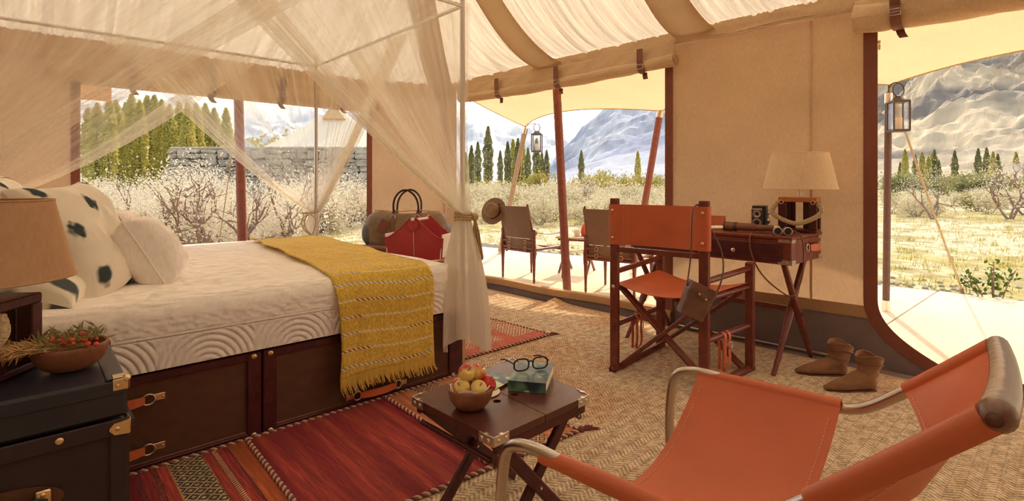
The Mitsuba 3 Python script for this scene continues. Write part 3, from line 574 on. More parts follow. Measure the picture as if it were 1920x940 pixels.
# bedspread
def bedspread():
    n, m, r = 140, 130, 0.075; x0, x1, y0, y1 = BX0 + 0.02, BX1 + 0.0, BY0 - 0.022, BY1 + 0.0; zb = 0.397
    def side(u, lo, hi):
        """0..1 across: down one side, over the top, down the other; returns position, drop"""
        drop = BT - zb; W = hi - lo; Lt = 2 * (drop - r) + 2 * (PI / 2 * r) + W - 2 * r; s = u * Lt; out = np.zeros((len(u), 2)); q = PI / 2 * r
        for i, v in enumerate(s):
            if v < drop - r: out[i] = (lo, drop - v)
            elif v < drop - r + q: a = (v - (drop - r)) / r; out[i] = (lo + r - r * math.cos(a), r - r * math.sin(a))
            elif v < Lt - (drop - r) - q: out[i] = (lo + r + v - (drop - r) - q, 0)
            elif v < Lt - (drop - r): a = (v - (Lt - (drop - r) - q)) / r; out[i] = (hi - r + r * math.sin(a), r - r * math.cos(a))
            else: out[i] = (hi, r + v - (Lt - (drop - r)))
        return out
    a = side(np.linspace(0, 1, n), y0, y1); b = side(np.linspace(0, 1, m), x0, x1)
    Y = a[:, 0][:, None] + 0 * b[:, 0][None]; X = b[:, 0][None] + 0 * a[:, 0][:, None]; D = np.maximum(a[:, 1][:, None], b[:, 1][None])
    P = np.stack([X, Y, BT - D], -1)
    P[..., 2] += 0.012 * (meshkit.fbm(np.stack([X * 2.5, Y * 2.5, 0 * X], -1), 3, 2) - 0.5) * (D < 0.02)
    w = 0.016 * (meshkit.fbm(np.stack([X * 4, Y * 4, D * 3], -1), 3, 5) - 0.5)
    P[..., 1] += np.where(a[:, 1][:, None] > 0.05, w * np.sign(Y - 3.5), 0); P[..., 0] += np.where(b[:, 1][None] > 0.05, w, 0)
    return P
single('bedspread', 'cream quilted bedspread covering the mattress of the four poster bed', 'bedspread', shell(bedspread()[:, ::-1], -0.012), 'quilt', 50)

# throw: over the top from far to near and down the front
def throw_sheet():
    n = 46; pts = [(4.40, BT + 0.012), (4.0, BT + 0.015), (3.5, BT + 0.013), (3.0, BT + 0.014), (2.60, BT + 0.012), (2.50, BT + 0.003), (2.445, BT - 0.03), (2.412, BT - 0.09), (2.405, 0.45), (2.398, 0.36), (2.392, 0.28), (2.388, 0.19)]
    c = smoothpath([(0, y, z) for y, z in pts], 120); L = np.concatenate([[0], np.cumsum(np.linalg.norm(np.diff(c, axis=0), axis=1))]); t = L / L[-1]
    f = np.clip((c[:, 1] - 2.41) / 2.0, 0, 1)
    xl = 1.085 + 0.20 * f + 0.012 * np.sin(t * 22); xr = 1.625 + 0.20 * f + 0.012 * np.sin(t * 17 + 1)
    u = np.linspace(0, 1, n); X = xl[:, None] + (xr - xl)[:, None] * u[None]; P = np.stack([X, c[:, 1][:, None] + 0 * X, c[:, 2][:, None] + 0 * X], -1)
    rip = 0.007 * np.sin(u * 14 + 1)[None] * np.clip((t - 0.6) * 3, 0, 1)[:, None]; P[..., 1] -= np.abs(rip) + 0.0
    top = (1 - np.clip((t - 0.5) * 6, 0, 1))[:, None]; P[..., 2] += top * (0.006 * np.sin(X * 40 + c[:, 1][:, None] * 6) * 0.5 + 0.012 * np.exp(-((u[None]) / 0.05) ** 2) + 0.004)
    P[-1, :, 2] += 0.012 * np.sin(u * 5); uv = np.stack([u[None] * 0.54 + 0 * X, (L[-1] - L)[:, None] + 0 * X], -1)
    return P, uv
tp, tuv = throw_sheet()
tw = thing('throw', 'mustard yellow woven throw with twisted stripes draped over the bed', 'throw blanket')
v, f = shell(tp, 0.008); part(tw, 'weave', (v, f), 'throw', True, uv=np.vstack([tuv.reshape(-1, 2)] * 2))
ms = []
for end, row, dz in ((0, tp[-1], -1), (1, tp[0], 0)):
    for k in range(130):
        t = (k + 0.5) / 130 * (len(row) - 1); i = int(t); p = row[i] * (1 - t + i) + row[min(i + 1, len(row) - 1)] * (t - i) + A(0, -0.004, 0); L = rng.uniform(0.060, 0.085) * (1.15 - 0.25 * k / 130); cl = 0.010 * math.sin(k * 0.9)
        if dz: q = [p + A(0, 0, 0.01), p + A(cl * 0.4, -0.006, -L * 0.5), p + A(cl + 0.014 + rng.uniform(-.006, .006), -0.002 + rng.uniform(-.012, .004), -L)]
        else: q = [p, p + A(cl, 0.03, 0.004), p + A(cl * 2, 0.06, -0.004)]
        ms.append(tube(np.array(q), [0.0028, 0.0034, 0.0018], 4))
k = part(tw, 'fringe', J(*ms), 'throw_yarn', True); labels[k] = {'kind': 'stuff'}

# pillows: a superellipse cushion in local (x width, y height, z thickness)
def cushion(w, h, th, seed=0, n=44, pinch=0.10):
    u, v = np.meshgrid(np.linspace(-1, 1, n), np.linspace(-1, 1, n), indexing='ij'); e = (1 - np.abs(u) ** 2.6) * (1 - np.abs(v) ** 2.6)
    z = th / 2 * np.maximum(e, 0) ** 0.42 * (1 + 0.5 * (meshkit.fbm(np.stack([u * 1.7, v * 1.7, 0 * u], -1), 3, seed) - 0.5))
    fx = 1 - pinch * (1 - v ** 2) * u ** 4; fy = 1 - pinch * (1 - u ** 2) * v ** 4; X, Y = u * w / 2 * fx, v * h / 2 * fy
    a = np.stack([X, Y, z], -1); b = np.stack([X, Y, -z * 0.9], -1); (va, fa), (vb, fb) = grid(a), grid(b)
    uv = np.stack([u, v], -1).reshape(-1, 2) / 2 + 0.5
    edge = np.concatenate([a[:, 0], a[-1, 1:], a[-2::-1, -1], a[0, -2:0:-1]])
    return (np.vstack([va, vb]), np.vstack([fa, fb[:, ::-1] + len(va)])), np.vstack([uv, uv + 0.37]), edge
def pillow(label, w, h, th, c, R, m, seed, piping=None):
    t = thing('pillow', label, 'pillow'); ms, uv, edge = cushion(w, h, th, seed)
    part(t, 'cover', mv(ms, c, R), m, True, uv=uv)
    if piping: part(t, 'piping', mv(tube(edge, 0.0045, 6, closed=True), c, R), piping, True)
    return t
def lean(az, tilt, roll=0.0):
    """face normal: horizontal direction az tilted up by tilt; columns width, height, thickness"""
    n = A(math.cos(az) * math.cos(tilt), math.sin(az) * math.cos(tilt), math.sin(tilt)); w = A(-math.sin(az), math.cos(az), 0); h = np.cross(n, w)
    R = np.stack([w, h, n], 1); c, s = math.cos(roll), math.sin(roll); return R @ np.array([[c, -s, 0], [s, c, 0], [0, 0, 1]])
pillow('big cream pillow with dark dots leaning at the bed head', 0.58, 0.58, 0.24, (0.185, 3.02, BT + 0.205), lean(-0.50, 0.52, 0.06), 'dot_cotton', 3, None)
pillow('plump white scatter pillow nearest the throw, with piped edge', 0.34, 0.36, 0.25, (0.425, 3.03, BT + 0.135), lean(-0.22, 0.50, 0.0), 'white_cotton', 5, 'white_cotton')
pillow('small white pillow standing behind the other white one', 0.36, 0.36, 0.22, (0.39, 3.45, BT + 0.150), lean(-0.2, 0.45, 0.0), 'white_cotton', 7, 'white_cotton')
pillow('cream pillow with dark tie-dye bands lying flat at the near bed edge', 0.46, 0.56, 0.20, (-0.05, 2.84, BT + 0.085), lean(-0.35, 1.25), 'tie_dye', 9, None)
pillow('tall pillow with dark tie-dye bands standing behind the table lamp', 0.55, 0.52, 0.18, (-0.16, 3.45, BT + 0.28), lean(-0.1, 0.35, 0.0), 'tie_dye', 11, None)
pillow('cream dotted pillow half hidden behind the front dotted one', 0.60, 0.54, 0.17, (-0.02, 3.72, BT + 0.25), lean(-0.1, 0.45, 0.05), 'dot_cotton', 13, None)

# ================================================================ MOSQUITO NET
def curtain(nt, top0, top1, tie, nrm, seed, folds=17, g=1.6, bow=0.05, tw=0.035, layers=True, m='gauze'):
    """gathered panel from the rail (open edge top0 .. post top1) to the tie"""
    top0, top1, tie, nrm = A(*top0), A(*top1), A(*tie), A(*nrm); rr = np.random.default_rng(seed); ns, nt_ = 150, 56
    s = np.linspace(0, 1, ns); gg = s ** g; ax = (top1 - top0) / np.linalg.norm(top1 - top0)
    ph = rr.uniform(0, 6.28, 4)
    fold = (np.sin(2 * PI * folds * s + ph[0] + 2.2 * np.sin(2 * PI * 2.3 * s + ph[1])) + 0.5 * np.sin(2 * PI * folds * 2.3 * s + ph[2])) * 0.6
    P = []
    for t in np.linspace(0, 1, nt_):
        top = top0 + (top1 - top0) * gg[:, None]; end = tie + ax * ((s - 0.5) * tw)[:, None] + nrm * (np.sin(2 * PI * folds * s + ph[3]) * 0.022)[:, None]
        q = top * (1 - t) + end * t
        q[:, 2] -= bow * math.sin(PI * t) * (1 - s) * (0.5 + 0.5 * t)
        q += nrm * (fold * 0.017 * (1 - t) ** 0.5 * (0.35 + 0.65 * t + 0.1))[:, None]
        q += ax * (0.012 * np.sin(7 * s + 5 * t + ph[1]) * math.sin(PI * t))[:, None]
        P.append(q)
    uv = uvgrid(nt_, ns)[:, ::-1] + A(seed * 1.7, 0)
    part(nt, 'drape', grid(np.stack(P)), m, True, uv=uv)
    if layers:                                             # the turned-back open edge, several layers thick
        s2 = np.linspace(0, 1, 40); Q = []
        for t in np.linspace(0, 1, nt_):
            a = top0 + ax * ((s2 - 0.25) * 0.24)[:, None]; e = tie + ax * ((s2 - 0.5) * 0.04)[:, None] + nrm * (0.02 * np.sin(s2 * 30))[:, None]
            q = a * (1 - t) + e * t; q[:, 2] -= bow * math.sin(PI * t) * (0.5 + 0.5 * t) * 1.05; q += nrm * (0.016 + 0.014 * np.sin(2 * PI * 6 * s2 + ph[2] + 2 * t))[:, None]; Q.append(q)
        part(nt, 'gathered_edge', grid(np.stack(Q)), 'gauze_edge', True, uv=uvgrid(nt_, 40)[:, ::-1] * A(0.35, 1) + A(seed, 0))
def tail(nt, tie, hem_c, hw, hd, zb, seed, ax=(1, 0, 0), n=110):
    """the hanging length below the tie"""
    rr = np.random.default_rng(seed); a = np.linspace(0, 2 * PI, n); ax = A(*ax); by = np.cross((0, 0, 1), ax); P = []
    ph = rr.uniform(0, 6.28, 3)
    for t in np.linspace(0, 1, 40):
        f = 1 + (0.20 * np.sin(7 * a + ph[0]) + 0.13 * np.sin(13 * a + ph[1])) * min(1, 0.5 + t); w = 0.036 + (hw - 0.036) * (1 - (1 - t) ** 2.2); d = 0.036 + (hd - 0.036) * (1 - (1 - t) ** 2)
        c = A(*tie) * (1 - t) + A(*hem_c) * t; c[2] = 0
        z = tie[2] + (zb - tie[2]) * t + 0.05 * np.sin(2 * a + ph[2]) * t
        P.append(c + ax * (np.cos(a) * f * w)[:, None] + by * (np.sin(a) * f * d)[:, None] + A(0, 0, 1) * z[:, None])
    part(nt, 'hanging_tail', grid(np.stack(P)), 'gauze_thick', True, uv=uvgrid(40, n)[:, ::-1])
yN, yF, xF = BY0 - 0.03, BY1 + 0.02, BX1 + 0.07
net = thing('mosquito_net', 'sheer white mosquito net draped from the bed canopy and tied to its posts', 'mosquito net')
TN, TF, TH_, TG = (BX1 + 0.04, yN + 0.05, 0.93), (BX1 + 0.05, yF, 0.85), (BX0 - 0.10, yN, 0.95), (BX0 - 0.05, yF, 0.92)
curtain(net, (0.36, yN, ZT), (1.90, yN, ZT), TN, (0, -1, 0), 1)
curtain(net, (1.13, yN - 0.03, ZT), (BX0 - 0.05, yN - 0.03, ZT), TH_, (0, -1, 0), 2, bow=0.02)
curtain(net, (xF, 4.02, ZT), (xF, BY0, ZT), (xF, yN + 0.05, 0.92), (1, 0, 0), 3, folds=13)
curtain(net, (xF + 0.02, 3.24, ZT), (xF + 0.02, BY1, ZT), (xF, yF, 0.86), (1, 0, 0), 4, folds=13)
curtain(net, (0.42, yF, ZT), (1.88, yF, ZT), TF, (0, 1, 0), 5, bow=0.10)
curtain(net, (1.40, yF + 0.02, ZT), (BX0, yF + 0.02, ZT), TG, (0, 1, 0), 6, bow=0.14)
# the flat top, gathered along the rails
x, y = np.meshgrid(np.linspace(BX0, BX1, 160), np.linspace(BY0, BY1, 60), indexing='ij')
part(net, 'canopy_top', grid(np.stack([x, y, ZT - 0.012 - 0.05 * np.sin(PI * (y - BY0) / 2.2) + 0.008 * np.sin(x * 90 + 3 * np.sin(x * 7))], -1)), 'gauze', True, uv=uvgrid(160, 60) * A(2, 1))
tail(net, TN, (BX1 - 0.01, yN - 0.03, 0), 0.125, 0.09, 0.21, 3, (0.84, -0.54, 0))
tail(net, TF, (BX1 - 0.02, yF, 0), 0.07, 0.06, 0.50, 5)
tail(net, TH_, (BX0 - 0.05, yN, 0), 0.10, 0.07, 0.4, 6)
def tieback(label, c, r, tasselL, seed):
    rt_ = thing('tieback', label, 'tieback'); c = A(*c); rr = np.random.default_rng(seed)
    for k in range(3): part(rt_, 'cord', tube(np.array([c + A(math.cos(q) * r, math.sin(q) * r, (k - 1) * 0.016 + 0.004 * math.sin(2 * q + k)) for q in np.linspace(0, 2 * PI, 25)[:-1]]), 0.009, 6, closed=True), 'rope', True)
    d = A(0.80, -0.60, 0) * r * 1.45; ms = [ball(0.024, c + d + A(0, 0, -0.005), 2)]
    for k in range(46):
        a = rr.uniform(0, 6.28); q = A(math.cos(a), math.sin(a), 0) * rr.uniform(0.004, 0.026); L = tasselL * rr.uniform(0.85, 1)
        ms.append(tube(np.array([c + d, c + d + q * 0.8 + A(0.008, 0, -L * 0.35), c + d + q + A(0.035, 0, -L)]), 0.0035, 4))
    k = part(rt_, 'tassel', J(*ms), 'rope', True); labels[k] = {'kind': 'stuff'}
tieback('plaited rope tieback with long tassel on the near bed post', TN, 0.048, 0.27, 1)
tb = thing('tieback', 'cord tieback looped round the net at the far bed post', 'tieback')
for r0, dx, L in ((0.05, -0.07, 0.2), (0.05, -0.045, 0.19), (0.05, 0.05, 0.22)):
    part(tb, 'cord_loop', tube(smoothpath([(BX1 - 0.02, yF - 0.05, 0.86), (BX1 - 0.02 + dx, yF - 0.07, 0.80), (BX1 - 0.02 + dx * 0.9, yF - 0.07, 0.74), (BX1 + dx * 0.1, yF - 0.06, 0.67)], 20), 0.006, 6), 'rope', True)
part(tb, 'cord', tube(np.array([(BX1 - 0.02 + 0.045 * math.cos(q), yF + 0.045 * math.sin(q), 0.86) for q in np.linspace(0, 2 * PI, 20)[:-1]]), 0.008, 6, closed=True), 'rope', True)

# ================================================================ BEDSIDE TRUNK, LAMP, BOWL
TX0, TX1, TY0, TY1, TZ = -0.52, 0.205, 1.84, 2.34, 0.57
tk = thing('trunk', 'dark leather trunk with brass corners used as a bedside table', 'trunk'); cx, cy = (TX0 + TX1) / 2, (TY0 + TY1) / 2
part(tk, 'body', bx(TX1 - TX0, TY1 - TY0, 0.44, (cx, cy, 0.228), 0.008), 'dark_leather', 30)
k = part(tk, 'lid', bx(TX1 - TX0 + 0.006, TY1 - TY0 + 0.006, 0.108, (cx, cy, TZ - 0.054), 0.010), 'trunk_top', 30)
part(k, 'edge_binding', J(beam((TX0, TY0 - 0.004, TZ - 0.022), (TX1, TY0 - 0.004, TZ - 0.022), 0.006, 0.038), beam((TX1 - 0.025, TY0, TZ + 0.001), (TX1 - 0.025, TY1, TZ + 0.001), 0.045, 0.006), beam((TX0, TY1 - 0.025, TZ + 0.001), (TX1, TY1 - 0.025, TZ + 0.001), 0.045, 0.006)), 'trunk_top', 30)
part(tk, 'band', beam((TX0, TY0 - 0.006, 0.437), (TX1, TY0 - 0.006, 0.437), 0.010, 0.045), 'dark_leather', 30)
part(tk, 'corner_binding', J(beam((TX1 - 0.018, TY0 - 0.005, 0.01), (TX1 - 0.018, TY0 - 0.005, 0.46), 0.008, 0.042, (1, 0, 0)), beam((TX1 + 0.003, TY0 + 0.018, 0.01), (TX1 + 0.003, TY0 + 0.018, 0.46), 0.042, 0.008, (1, 0, 0))), 'dark_leather', 30)
for x in (-0.26, -0.11, 0.06): part(tk, 'stud', rivet((x, TY0 - 0.013, 0.440), (0, -1, 0), 0.010), 'brass', True)
def corner_cap(x, y, z, sx, sy, s=0.036):
    return J(ball(0.011, (x - sx * 0.004, y - sy * 0.004, z - 0.004), 2), bx(s, 0.004, s * 0.9, (x - sx * s / 2, y + sy * 0.002, z - s * 0.45), 0.002), bx(0.004, s, s * 0.9, (x + sx * 0.002, y - sy * s / 2, z - s * 0.45), 0.002), bx(s, s, 0.004, (x - sx * s / 2, y - sy * s / 2, z + 0.002), 0.002), rivet((x - sx * s * 0.7, y + sy * 0.005, z - s * 0.5), (0, sy, 0), 0.005))
for x, sx in ((TX0, -1), (TX1, 1)):
    for y, sy in ((TY0, -1), (TY1, 1)): part(tk, 'brass_corner', corner_cap(x + sx * 0.004, y + sy * 0.004, TZ + 0.002, sx, sy), 'brass', 40, 'polished brass corner cap')
part(tk, 'brass_clasp', J(extr([(0, 0), (-0.035, 0.004), (-0.046, 0.018), (-0.046, 0.024), (-0.035, 0.036), (0, 0.040)], 0.005, np.array([[1, 0, 0], [0, 0, 1], [0, 1, 0.0]]) @ np.diag([1, 1, -1.0]), (TX1 + 0.006, TY0 - 0.011, 0.416)), bx(0.005, 0.05, 0.04, (TX1 + 0.0075, TY0 + 0.014, 0.436), 0.002), rivet((TX1 - 0.022, TY0 - 0.016, 0.436), (0, -1, 0), 0.006)), 'brass', 40)
from shapely.geometry import Point as ShP
from shapely import affinity as aff
hp = part(tk, 'handle', shell(np.stack([np.stack([np.full(9, x), np.full(9, TY0 - 0.012 - 0.022 * math.sin(PI * t)), 0.285 + np.linspace(-0.030, 0.030, 9) * (0.55 + 0.45 * math.sin(PI * t) ** 0.5)], -1) for t, x in zip(np.linspace(0, 1, 20), np.linspace(-0.20, 0.035, 20))]), 0.010), 'dark_leather', 40)
part(tk, 'handle_recess', extr(aff.scale(ShP(0, 0).buffer(0.05), 2.9, 1.0), 0.004, np.array([[1, 0, 0], [0, 0, -1], [0, 1, 0.0]]), (-0.075, TY0 - 0.003, 0.295)), 'panel_leather', 30)
part(hp, 'end_plate', J(bx(0.032, 0.008, 0.05, (0.028, TY0 - 0.016, 0.300), 0.004), rivet((0.028, TY0 - 0.021, 0.315), (0, -1, 0), 0.006), rivet((0.028, TY0 - 0.021, 0.287), (0, -1, 0), 0.006)), 'brass', 40)
sh = part(tk, 'side_handle', shell(np.stack([np.stack([TX1 + 0.010 + 0.030 * math.sin(PI * t) + np.zeros(5), np.full(5, y), 0.40 - 0.05 * math.sin(PI * t) + np.linspace(-0.014, 0.014, 5)], -1) for t, y in zip(np.linspace(0, 1, 14), np.linspace(TY0 + 0.13, TY1 - 0.13, 14))]), 0.008), 'dark_leather', 40)

def table_lamp(label, c, rz, shade_m):
    t = thing('table_lamp', label, 'lamp'); dark = shade_m == 'shade_shadowed'; R = rotz(rz); c = A(*c)  # bedside copy of the same lamp: its shadow put into darker colours
    def q(m): return mv(m, c, R)
    s = 0.108
    b = part(t, 'base', q(bx(2 * s, 0.17, 0.02, (0, 0, 0.010), 0.004)), 'mahogany', 30)
    part(b, 'top_board', q(bx(2 * s, 0.17, 0.030, (0, 0, 0.205), 0.004)), 'mahogany' if dark else 'orangewood', 30, 'top board')
    for x in (-1, 1):
        for y in (-1, 1): part(b, 'corner_post', q(bx(0.044, 0.04, 0.17, (x * (s - 0.022), y * 0.065, 0.105), 0.003)), 'mahogany', 30)
    for x in (-0.055, 0.03): part(b, 'slat', q(bx(0.04, 0.016, 0.17, (x, 0.066, 0.105), 0.003)), 'mahogany', 30)
    pr_ = smoothpath([(-s - 0.004, -0.075, 0.185), (-s - 0.03, -0.10, 0.135), (-s * 0.55, -0.125, 0.075), (0, -0.13, 0.060), (s * 0.6, -0.125, 0.078), (s + 0.03, -0.10, 0.14), (s + 0.004, -0.075, 0.185)], 70)
    d = np.gradient(pr_, axis=0); d /= np.linalg.norm(d, axis=1, keepdims=True); a = np.linspace(0, 16 * 2 * PI, 70 * 4)
    L = np.linspace(0, 69, 280); pi_ = np.stack([np.interp(L, np.arange(70), pr_[:, k]) for k in range(3)], -1); di = np.stack([np.interp(L, np.arange(70), d[:, k]) for k in range(3)], -1)
    sx = np.cross(di, (0, 0.3, 1)); sx /= np.linalg.norm(sx, axis=1, keepdims=True); ux = np.cross(di, sx)
    part(t, 'rope_handle', J(*[q(tube(pi_ + (np.cos(a + k * 2.094) * 0.0075)[:, None] * sx + (np.sin(a + k * 2.094) * 0.0075)[:, None] * ux, 0.0078, 6)) for k in range(3)]), 'rope', True, 'thick twisted rope handle')
    for x in (-s + 0.02, s - 0.02): part(t, 'eyelet', q(tube(np.array([(x + 0.012 * math.cos(w), -0.088, 0.19 + 0.012 * math.sin(w)) for w in np.linspace(0, 2 * PI, 15)[:-1]]), 0.003, 6, closed=True)), 'brass', True)
    part(t, 'stem', q(lathe([(0.02, 0.215), (0.02, 0.225), (0.011, 0.23), (0.011, 0.32), (0.016, 0.325), (0.016, 0.36), (0, 0.362)], 18)), 'nickel', 40, 'short chrome stem')
    part(t, 'bulb', q(lathe([(0, 0.45), (0.02, 0.443), (0.031, 0.42), (0.026, 0.39), (0.014, 0.362), (0, 0.36)], 16)), 'cream_paint', True)
    sd = part(t, 'shade', q(lathe([(0.215, 0.272), (0.165, 0.500), (0.163, 0.500), (0.213, 0.272), (0.215, 0.272)], 64)), shade_m, 40, 'tapered cream fabric shade')
    [part(sd, 'rim', q(tube(np.array([(r * math.cos(w), r * math.sin(w), z) for w in np.linspace(0, 2 * PI, 49)[:-1]]), 0.0035, 6, closed=True)), shade_m, True) for r, z in ((0.215, 0.273), (0.165, 0.499))]
    part(sd, 'spider', J(*[q(rod((0, 0, 0.36), (0.162 * math.cos(w), 0.162 * math.sin(w), 0.495), 0.002, 5)) for w in (0.5, 2.6, 4.7)]), 'nickel', True)
    return t
table_lamp('table lamp with rope handle on the dark bedside trunk', (-0.105, 2.13, TZ + 0.003), -0.62, 'shade_shadowed')

def bowl_mesh(r, h, c, th=0.010, foot=0.45): 
    o = [(0, 0), (r * foot, 0)] + [(r * (foot + (1 - foot) * math.sin(t * PI / 2) ** 0.9), h * (1 - math.cos(t * PI / 2)) ** 0.85) for t in np.linspace(0.12, 1, 12)]
    i = [(x - th if x > th else 0, max(z, th) if k < 13 else z) for k, (x, z) in enumerate(o)][::-1]
    return lathe(o + [(r - th / 2, h + 0.004)] + i, 40, c)
bc = A(0.092, 2.03, TZ + 0.005)
single('bowl', 'turned wooden bowl holding berries and dried sprigs on the bedside trunk', 'bowl', bowl_mesh(0.092, 0.070, bc), 'bowlwood', True)
ds = thing('dried_sprigs', 'dried wheat ears and green sprigs with red berries lying in the wooden bowl', 'dried flowers')
ms, leaf, ears = [], [], []
for k in range(70):
    a = rng.uniform(3.0, 3.75); L = rng.uniform(0.14, 0.34); p = bc + A(rng.uniform(-.05, .04), rng.uniform(-.05, .05), 0.068); d = A(math.cos(a), math.sin(a) * 0.55 - 0.03, rng.uniform(-0.02, 0.12)); q = p + d * L
    ms.append(tube(np.array([p, (p + q) / 2 + A(0, 0, 0.012), q]), 0.0011, 4))
    for j in range(26):
        t = 0.45 + 0.55 * j / 25; w = p + d * L * t + A(0, 0, 0.012 * math.sin(PI * t)); e = d + rng.normal(0, 0.45, 3); e /= np.linalg.norm(e); ears.append(tube(np.array([w, w + e * 0.010, w + e * 0.026]), [0.002, 0.0026, 0.0003], 3))
for k in range(240):
    p = bc + A(*(rng.uniform(-1, 1, 2) * 0.075), 0.070 + rng.uniform(0, 0.03)); e = A(rng.normal(-0.25, 0.6), rng.normal(-.1, 0.6), rng.uniform(0.0, 0.8)); e /= np.linalg.norm(e); s = np.cross(e, rng.normal(size=3)); s /= np.linalg.norm(s); L = rng.uniform(0.02, 0.05)
    leaf.append((np.array([p, p + e * L * 0.5 + s * 0.0028, p + e * L, p + e * L * 0.5 - s * 0.0028]), np.array([[0, 1, 2], [0, 2, 3]])))
part(ds, 'stems', J(*ms), 'straw', True, stuff=True); part(ds, 'ears', J(*ears), 'straw', False, stuff=True); part(ds, 'sprig_leaves', J(*leaf), 'dry_leaf', False, stuff=True)
for k in range(34): part(ds, 'berry', ball(rng.uniform(0.0055, 0.0085), bc + A(*(rng.normal(0, 0.036, 2) + A(0.0, -0.01)), 0.076 + rng.uniform(0, 0.026)), 1), 'berry', True)

# ================================================================ BENCH AND BAGS BEHIND THE BED FOOT
bn = thing('luggage_bench', 'low wooden luggage bench with leather straps behind the foot of the bed', 'bench')
x0, x1, y0, y1, zt = 2.10, 2.72, 3.42, 4.78, 0.50
for x in (x0, x1): part(bn, 'top_rail', beam((x, y0, zt - 0.02), (x, y1, zt - 0.02), 0.04, 0.04), 'chairwood', 30)
for y in np.linspace(y0 + 0.05, y1 - 0.05, 8): part(bn, 'strap', bx(x1 - x0, 0.07, 0.008, ((x0 + x1) / 2, y, zt - 0.002), 0.002), 'brown_leather', 30)
for x in (x0, x1):
    for y in (y0 + 0.05, y1 - 0.05): part(bn, 'leg', rod((x, y, 0.02), (x, y, zt - 0.04), 0.018, 10), 'chairwood', True)
for y in (y0 + 0.05, y1 - 0.05): part(bn, 'end_rail', beam((x0, y, 0.2), (x1, y, 0.2), 0.03, 0.03), 'chairwood', 30)
# duffel bag: long axis along u
bg = thing('duffel_bag', 'worn brown leather duffel bag with round handles on the bench', 'bag')
bc2 = A(2.66, 4.36, zt + 0.008); Rb = rotz(-0.72)
def duffel(n=60, m=48):
    u = np.linspace(-1, 1, n); a = np.linspace(0, 2 * PI, m); P = []
    for k in u:
        e = (1 - abs(k) ** 5) ** 0.35 if abs(k) < 1 else 0.0; w = 0.145 * (0.25 + 0.75 * e); h = 0.155 * (0.2 + 0.8 * e)
        ca, sa = np.cos(a), np.sin(a); y = w * np.sign(ca) * np.abs(ca) ** 0.6; z = 0.155 + h * np.sign(sa) * np.abs(sa) ** 0.55; y = y * (1 - 0.28 * np.clip((z - 0.15) / 0.155, 0, 1) ** 1.5)
        P.append(np.stack([np.full(m, k * 0.345), y, z * (1 - 0.05 * np.cos(k * 3))], -1))
    P = np.array(P); P += gnormal(P) * (0.030 * (meshkit.fbm(P * 9, 3, 4) - 0.5))[..., None]; return P
part(bg, 'body', mv(grid(duffel()), bc2, Rb, 1.12), 'bag_leather', True)
def blob(sx, sy, sz, c, seed): 
    v, f = ball(1, (0, 0, 0), 3); v = np.sign(v) * np.abs(v) ** 0.75 * A(sx, sy, sz); v = v * (1 + 0.3 * (meshkit.fbm(v * 14, 3, seed) - 0.5))[:, None]; return v + A(*c), f
part(bg, 'end_pocket', mv(blob(0.055, 0.115, 0.10, (-0.315, -0.01, 0.12), 3), bc2, Rb, 1.12), 'bag_pocket', True, 'bulging dark grey end pocket')
part(bg, 'end_pocket', mv(blob(0.05, 0.11, 0.09, (0.315, 0, 0.12), 5), bc2, Rb, 1.12), 'bag_pocket', True)
for y, tl in ((-0.07, -0.02), (0.07, 0.03)): part(bg, 'handle', mv(tube(smoothpath([(-0.10, y, 0.29), (-0.10, y + tl, 0.39), (-0.05, y + tl * 2, 0.475), (0.0, y + tl * 2.2, 0.495), (0.05, y + tl * 2, 0.475), (0.10, y + tl, 0.39), (0.10, y, 0.29)], 36), 0.0085, 8), bc2, Rb, 1.12), 'dark_leather', True, 'dark rolled leather handle')
for x in (-0.10, 0.10):
    s_ = part(bg, 'strap', mv(shell(np.stack([np.stack([np.full(16, x + d), -0.150 * np.cos(np.linspace(-0.2, 1.45, 16)) - 0.004, 0.02 + 0.30 * np.sin(np.linspace(0.1, 1.5, 16))], -1) for d in (-0.016, 0, 0.016)]), 0.006), bc2, Rb, 1.12), 'brown_leather', 40)
    part(s_, 'buckle', mv(tube(np.array([(x + 0.02 * math.cos(w), -0.115, 0.27 + 0.02 * math.sin(w)) for w in np.linspace(0, 2 * PI, 13)[:-1]]), 0.003, 6, closed=True), bc2, Rb, 1.12), 'nickel', True)
part(bg, 'luggage_tag', mv(bx(0.07, 0.006, 0.11, (-0.17, -0.165, 0.20), 0.003, roty(0.45)), bc2, Rb, 1.12), 'brown_leather', 30); part(bg, 'zip', mv(tube(np.array([(x, 0, 0.318 + 0.004 * math.sin(x * 20)) for x in np.linspace(-0.28, 0.28, 20)]), 0.006, 6), bc2, Rb, 1.12), 'brass', True)
# red carrier with peaked handle ends
rb = thing('leather_carrier', 'red leather carrier with peaked sides and white lining on the bench', 'basket')
rc = A(2.42, 3.76, zt + 0.01); Rr = rotz(-0.98)
xs = np.linspace(-0.26, 0.26, 41)
def prof(x): return 0.17 + 0.16 * np.clip(1 - (np.abs(x) - 0.03) / 0.20, 0, 1) ** 1.25
for y, s in ((-0.15, -1), (0.15, 1)):
    P = np.stack([np.stack([xs * (0.92 + 0.08 * t), np.full(41, y * (0.86 + 0.14 * t)), t * prof(xs)], -1) for t in np.linspace(0, 1, 12)])
    k = part(rb, 'side', mv(shell(P, 0.006 * 1), rc, Rr), 'red_leather', 40, 'red leather side rising to a peak')
    part(k, 'binding', mv(tube(P[-1], 0.005, 6), rc, Rr), 'red_leather', True); part(k, 'seam', mv(tube(P[:, 20] - A(0, 0.003 * -s, 0), 0.003, 5), rc, Rr), 'stitch', True)
    part(k, 'patch', mv(mv(lathe([(0, 0.004), (0.045, 0.003), (0.048, 0)], 24), (0, y + s * 0.004, 0.275), rotx(-s * PI / 2)), rc, Rr), 'red_leather', True)
